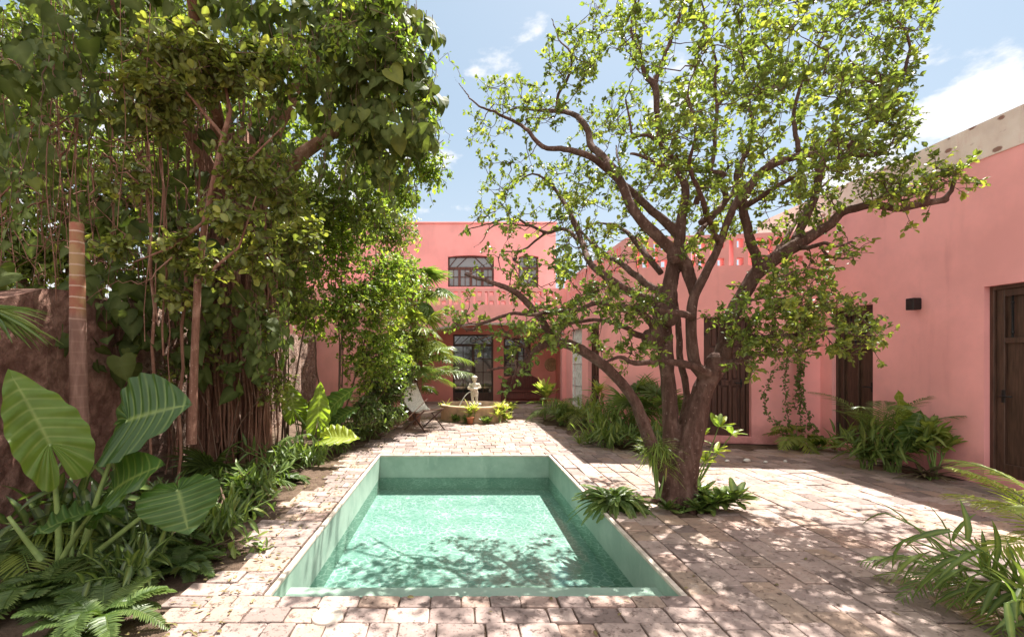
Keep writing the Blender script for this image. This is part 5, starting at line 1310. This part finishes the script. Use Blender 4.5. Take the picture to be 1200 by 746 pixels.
palm('areca_palm', 'feathery green palm arching over the paving at mid left', GP(345, 540), 13, .85, .24, .014, 'palm', (.6, 1.4), (.4, .9), nl=28, hang=.4, tint=.55)
palm('areca_palm', 'low palm leaning out over the bed edge behind the elephant ear', GP(282, 575), 10, .75, .26, .015, 'palm', (.4, 1.1), (.4, .9), nl=22, hang=.4, tint=.4)
palm('areca_palm', 'dense green palm right of the fig roots', GP(310, 545), 13, 1.0, .28, .015, 'palm', (.7, 1.45), (.3, .7), nl=28, tint=.4)
palm('areca_palm', 'small palm before the sunlit bush by the paving', GP(418, 512), 12, .75, .22, .014, 'palm', (.5, 1.3), (.4, .8), nl=24, tint=.45)
ginger('ginger_plant', 'narrow leaved clump between the two mid left palms', GP(325, 560), 9, .55, .20, .045, 'fern', lean=(.2, .9), tint=.6)
ginger('ginger_plant', 'leafy clump under the paddle leaved plant', GP(398, 530), 12, .45, .17, .04, 'palm', lean=(.3, 1.0), tint=.45)
ginger('ginger_plant', 'green leafy clump along the bed beside the pool corner', GP(425, 516), 12, .5, .2, .04, 'dark', lean=(.3, 1.0), tint=.7)
ginger('ginger_plant', 'dark leafy clump before the low leafy shrub', GP(446, 506), 12, .5, .2, .04, 'fern', lean=(.3, 1.0), tint=.7)
ginger('ginger_plant', 'broad leafed clump behind the ferns', GP(90, 640), 10, .7, .25, .07, 'dark', lean=(.3, 1.0), tint=.3)
for px, py, fn, lab in ((215, 668, 0, 'low fern right at the paving corner in the left bed'), (258, 632, 1, 'low leafy plant between paving edge and drooping leaf'), (232, 600, 0, 'fern in the middle of the left bed below the roots'), (300, 583, 1, 'small leafy plant on the soil edge beside the near pool half'),
                        (335, 563, 0, 'small fern on the soil edge beside the middle of the pool'), (360, 546, 1, 'leafy plant on the soil edge left of the paddle leaves'), (275, 600, 0, 'dark fern between the fig roots and the paving'), (190, 640, 1, 'broad leafy plant behind the small corner fern'), (150, 690, 1, 'leafy plant tucked between the two bottom ferns'), (180, 600, 1, 'leafy plant in the shade behind the giant leaves')):
    c = GP(px, py)
    if fn == 0: fern('fern', lab, c, 26, .38, group='ferns in the left bed')
    else: ginger('ginger_plant', lab, c, 12, .38, .15, .04, 'palm' if px > 250 else 'dark', lean=(.4, 1.2), tint=.4)
strap('cordyline', 'yellow mottled leafy plant beside the stone wall', (px2u(352, 8.3), 8.3), 12, .30, .09, 'croton', stemh=.7, heads=4, tint=.6)

# ------------------------------------------------------------------ FOUNTAIN plants and chair side
for (px, dy, lab) in ((523, -.1, 'pale striped plant at the left side of the fountain'), (553, -.95, 'tufted plant in front of the fountain below the cherub'), (590, -.45, 'bushy pale leaved plant at the right side of the fountain'), (598, .1, 'tall pale tufted plant right behind the fountain rim'), (586, -.78, 'small yellow green plant at the front right of the basin')):
    Y = fy+dy; strap('dracaena', lab, (px2u(px, Y), Y), 13, .27, .05, 'croton', stemh=.30, heads=3, spread=.09, tint=.72, group='tufted plants round the fountain')
for (px, dy, lab) in ((530, -.72, 'low dark ground plant at the front left of the fountain'), (543, -.9, 'low green plant beside the terracotta pot'), (572, -1.0, 'low creeping green plant along the front of the fountain'), (595, -.55, 'low white edged plant right of the fountain')):
    Y = fy+dy; strap('hosta', lab, (px2u(px, Y), Y), 16, .20, .055, 'dark' if px < 590 else 'croton', stemh=.05, heads=3, spread=.14, tint=.7, T=T_rd, group='low plants round the fountain')
pt = thing('flower_pot', 'small terracotta pot standing in front of the fountain', 'pot', (px2u(551, 11.65), 11.65, 0)); g = G()
g.lathe([(0, .0), (.06, 0), (.085, .15), (.095, .15), (.095, .18), (.08, .18), (.07, .13), (0, .13)], (px2u(551, 11.65), 11.65, 0), 20); g.build('pot', M['terracotta'], pt)
strap('dracaena', 'plant in the shade before the glazed door left of the cherub', (px2u(540, 14.0), 14.0), 12, .32, .06, 'dark', stemh=.3, heads=2, tint=.7); strap('dracaena', 'plant in the shade before the glazed door right of the cherub', (px2u(575, 14.0), 14.0), 12, .28, .06, 'dark', stemh=.2, heads=2, tint=.7)

# ------------------------------------------------------------------ RIGHT BED along the wing
strap('dracaena', 'star shaped yellow green plant in front of the bench', (px2u(638, 12.6), 12.6), 26, .50, .10, 'croton', stemh=.85, heads=2, spread=.1, tint=.55, T=T_rd)
palm('areca_palm', 'feathery palm at the far end of the right bed', (px2u(655, 12.2), 12.2), 18, .95, .28, .015, 'palm', (.6, 1.4), (.4, .9), nl=26, tint=.35, canes=.3)
palm('areca_palm', 'yellow green feathery palm before the white gate', (px2u(686, 11.2), 11.2), 18, 1.0, .28, .015, 'palmy', (.6, 1.4), (.4, .9), nl=26, tint=.15, canes=.3)
ginger('ginger_plant', 'leafy clump in the right bed below the white gate', (px2u(660, 11.5), 11.5), 16, .6, .22, .045, 'fern', lean=(.3, .9), tint=.8)
ginger('ginger_plant', 'yellow green ginger clump in the middle of the right bed', (px2u(706, 10.0), 10.0), 16, .85, .26, .05, 'palm', lean=(.3, .9), tint=.6)
strap('cordyline', 'tuft with reddish and yellow leaves against the wing wall', (px2u(710, 10.6), 10.6), 16, .36, .08, 'croton', stemh=1.0, heads=4, spread=.25, tint=.4)
fanpalm('fan_palm', 'left one of two fan palms standing against the pink wall behind the tree', (px2u(742, 9.0), 9.0), 11, .60, .44, 'palm', 0, tint=.25, nb=20, trunk=.35, rise=(.5, 1.4))
fanpalm('fan_palm', 'right one of two fan palms, partly hidden by the trunk', (px2u(775, 8.75), 8.75), 11, .55, .46, 'palm', 0, tint=.35, nb=20, trunk=.4, rise=(.5, 1.4))
ginger('ginger_plant', 'dense green ginger clump in front of the left fan palm', (px2u(725, 8.9), 8.9), 18, .75, .26, .05, 'palm', lean=(.3, .9), tint=.5)
ginger('ginger_plant', 'bright green clump at the edge of the paving left of the trunk', (px2u(712, 8.6), 8.6), 16, .45, .22, .04, 'palm', lean=(.5, 1.2), tint=.65)
ginger('ginger_plant', 'low leafy clump in the bed behind the leaning tree stem', (px2u(752, 8.3), 8.3), 16, .55, .22, .045, 'fern', lean=(.4, 1.1), tint=.8)
ginger('ginger_plant', 'dark leafy clump between trunk and wood panel door', (px2u(775, 8.1), 8.1), 12, .6, .22, .05, 'dark', lean=(.3, 1.0), tint=.7)
strap('spider_plant', 'low trailing plant with thin arching leaves at the right bed edge', (px2u(690, 9.0), 9.0), 26, .34, .018, 'palm', stemh=.05, heads=4, spread=.25, tint=.55)

# tree base
fern('fern', 'big bright fern at the left foot of the citrus tree', (px2u(720, 5.2), 5.2), 120, .50, 'palm', group='ferns at the tree foot', ll=.04, rise=(.35, 1.35))
strap('ivy', 'dark leafy plant at the right foot of the citrus tree', (px2u(832, 5.2), 5.2), 26, .24, .07, 'dark', stemh=.12, heads=5, spread=.30, tint=.65, T=T_rd, rise=(-.1, 1.1))
strap('ivy', 'low dark leaves creeping in front of the citrus trunk', (px2u(800, 5.0), 5.0), 16, .16, .07, 'dark', stemh=.05, heads=4, spread=.2, tint=.45, T=T_rd, rise=(0, 1.1))
strap('spider_plant', 'thin arching leaves hanging on the lower citrus trunk', (px2u(770, 5.15), 5.15), 30, .26, .012, 'croton', stemh=.5, heads=5, spread=.10, tint=.2, rise=(-.9, 1.0), z0=.1)
strap('spider_plant', 'wispy thin leaves hanging from the trunk fork base', (px2u(780, 5.05), 5.05), 26, .24, .010, 'croton', stemh=.2, heads=3, spread=.08, tint=.15, rise=(-1.1, .6), z0=.55)
bs = thing('frangipani', 'young sunlit plant with paddle leaves right of the trunk', 'plant', (px2u(815, 5.9), 5.9, 0)); g = G(); st = G(); b = np.array([px2u(815, 5.9), 5.9, 0])
for (px, py, n) in ((842, 500, 12), (858, 508, 6), (826, 540, 9), (838, 530, 7), (818, 515, 8), (812, 560, 8), (822, 580, 7), (806, 535, 5)):
    c = P(px, py, 5.9+R.uniform(-.15, .15)); st.tube([b, (b+c)/2+R.normal(0, .03, 3), c], [.010, .008, .005], 6)
    d = rdir(n, -.1, .9); g.leaves(T_rd, np.repeat([c], n, 0), d, np.array([0, 0, 1.])+R.normal(0, .3, (n, 3)), R.uniform(.13, .22, n), R.uniform(.05, .075, n), np.clip(R.normal(.65, .2, n), 0, 1))
g.build('foliage', L_['bush'], bs); st.build('stems', M['stem'], bs)

# plants along the near right wall
palm('areca_palm', 'green feathery palm before the narrow brown door', (6.25, 6.95), 13, 1.55, .25, .012, 'palm', (1.15, 1.5), (.35, .7), nl=44, tint=.25, canes=.35, hang=.2)
cn = thing('canna', 'single upright broad green leaf behind the ginger clump', 'plant', (6.25, 6.75, 0)); b = np.array([6.25, 6.75, 0])
ear(cn, 1056, 498, 6.75, (-.05, 0, 1), (.35, -.9, .1), .5, .42, b, 'earlight', droop=.05, tint=.15); ear(cn, 1066, 512, 6.6, (.25, -.1, .8), (-.3, -.8, .4), .4, .3, b, 'ear', droop=.1, tint=.6)
ginger('ginger_plant', 'green ginger clump below the palm beside the narrow door', (6.15, 6.75), 16, .72, .25, .05, 'palm', lean=(.3, .8), tint=.45)
ginger('ginger_plant', 'leafy clump with one pink bloom before the narrow door', (5.95, 6.95), 12, .62, .25, .045, 'palm', lean=(.4, .9), tint=.55)
strap('croton', 'bushy broad leaved plant against the pink wall left of the near door', (6.35, 6.35), 13, .24, .075, 'croton', stemh=.62, heads=9, spread=.26, tint=.22, T=T_rd, rise=(-.3, 1.2))
strap('cordyline', 'dark purple leaved plant at the foot of the broad leaved bush', (6.25, 6.3), 14, .42, .05, 'purple', stemh=.08, heads=2, spread=.1, tint=.4, rise=(.1, 1.0))
fl = thing('flower', 'small pink bloom above the ginger leaves before the narrow door', 'flower', tuple(P(1030, 510, 6.8))); g = G(); c = P(1030, 510, 6.8)
g.leaves(T_ov, np.repeat([c], 9, 0), rdir(9, 0, 1), np.array([0, 0, 1.]), .06, .03); M['pinkfl'] = leafmat('pink_petal', (0.600, 0.120, 0.140), (0.700, 0.200, 0.200), (0.800, 0.300, 0.300), trans=.3, tcol=(1, 1, 1)); g.build('petals', M['pinkfl'], fl)
g = G(); g.tube([c-np.array([0, 0, .4]), c], .004, 5); g.build('stem', M['stem'], fl)
# climber on the corner
cp = thing('climbing_plant', 'climber with looping leafy strands in the wall corner', 'vine', (px2u(935, 8.6), 8.6, 0)); g = G(); st = G()
def loopv(pts, step=.035, L=.055):
    pp = np.array([P(*q) for q in pts]); seg = np.r_[0, np.cumsum(np.linalg.norm(np.diff(pp, axis=0), axis=1))]; n = int(seg[-1]/step)
    s_ = np.linspace(0, seg[-1], n); q = np.stack([np.interp(s_, seg, pp[:, i]) for i in range(3)], 1)+R.normal(0, .012, (n, 3)); st.tube(q, .005, 5, cap=False)
    for k in range(3): g.leaves(T_rd, q+R.normal(0, .025, (n, 3)), nrm(rdir(n)+np.array([0, -.4, -.2])), np.array([0, -1., .5])+R.normal(0, .5, (n, 3)), L*R.uniform(.6, 1.2, n), L*.6, np.clip(R.normal(.4, .25, n), 0, 1))
loopv([(930, 420, 8.6), (905, 435, 8.55), (894, 465, 8.5), (898, 485, 8.5), (915, 500, 8.5), (925, 515, 8.5)])
loopv([(925, 405, 8.65), (920, 440, 8.6), (922, 480, 8.55), (928, 515, 8.5)])
loopv([(935, 330, 8.7), (932, 380, 8.7), (937, 430, 8.65), (938, 480, 8.6), (940, 515, 8.55)])
loopv([(940, 350, 8.7), (942, 400, 8.7), (934, 450, 8.65), (932, 480, 8.6)])
loopv([(940, 420, 8.65), (936, 460, 8.6), (950, 495, 8.5), (962, 515, 8.45)], L=.07)
loopv([(928, 300, 8.7), (938, 340, 8.72)])
g.build('foliage', L_['fern'], cp); st.build('stems', M['twigbrown'], cp)
palm('areca_palm', 'small yellowish palm at the foot of the corner climber', (px2u(932, 8.45), 8.45), 14, .75, .2, .018, 'palmy', (.5, 1.4), (.6, 1.1), nl=24, tint=.15, canes=.25, hang=.3)
strap('ivy', 'bright ground ivy at the wall corner right of the climber', (px2u(955, 8.4), 8.4), 18, .14, .08, 'bush', stemh=.12, heads=6, spread=.25, tint=.35, T=T_rd)

# foreground right
palm('areca_palm', 'bright yellow green palm leaning in at the lower right edge', (3.85, 2.9), 14, .98, .22, .012, 'palmy', (.8, 1.4), (.35, .65), az=(1.6, 4.4), nl=40, tint=.35, canes=.5, hang=.25)
palm('areca_palm', 'thin feathery fronds behind the lance leaved plant at lower right', (3.5, 3.2), 8, .85, .18, .009, 'palm', (.5, 1.1), (.5, .9), az=(2.0, 4.2), nl=30, tint=.6, hang=.3)
ginger('ginger_plant', 'lance leaved green plant spreading over the paving at lower right', (3.38, 2.72), 15, .72, .24, .036, 'palm', lean=(.7, 1.4), az=(2.0, 4.4), tint=.42, nl=8)
ginger('ginger_plant', 'low green leafy clump in the bottom right corner', (3.1, 2.40), 8, .26, .14, .03, 'dark', lean=(.4, 1.1), tint=.5)

# fallen leaves and pebbles
g = G(); n = 420
x = np.concatenate([R.uniform(-1.9, -1.3, 520), R.uniform(-1.2, 6.6, 330)]); y = np.concatenate([R.uniform(2.4, 11, 520), R.uniform(1.3, 8.8, 330)])
keep = ~((x > PX0-.05) & (x < PX1+.05) & (y > PY0-.05) & (y < PY1+.05)); x = x[keep]; y = y[keep]; n = len(x)
dr = rdir(n, -.05, .1); g.leaves(T_ov, np.stack([x, y, np.full(n, .012)], 1), dr, np.array([0, 0, 1.])+R.normal(0, .2, (n, 3)), R.uniform(.025, .06, n), R.uniform(.012, .03, n))
structure(g.build('fallen_leaves', L_['dry']), 'stuff')
for (px, py) in ((829, 541), (851, 541), (875, 541), (897, 541), (921, 541)):
    pass
peb = None
for i, (px, py, r_) in enumerate(((852, 541, .035), (875, 541, .05), (897, 542, .03), (920, 541, .028), (829, 542, .03))):
    c = GP(px, py)
    if peb is None:
        g = G(); g.ball((0, 0, 0), (1, .8, .6), 10, 7); peb = g.build('pebble', M['white']); o = peb; me = o.data
        for vv in me.vertices: vv.co *= 1+.12*math.sin(vv.co.x*4+vv.co.y*3)
    else: o = peb.copy(); COL.objects.link(o)
    o.location = (c[0], c[1], r_*.5); o.scale = (r_, r_, r_); tag(o, 'small white pebble lying on the shaded paving before the wood panel door', 'pebble', 'white pebbles on the paving')

# strip helper property
for o in bpy.data.objects:
    if '_org' in o: del o['_org']
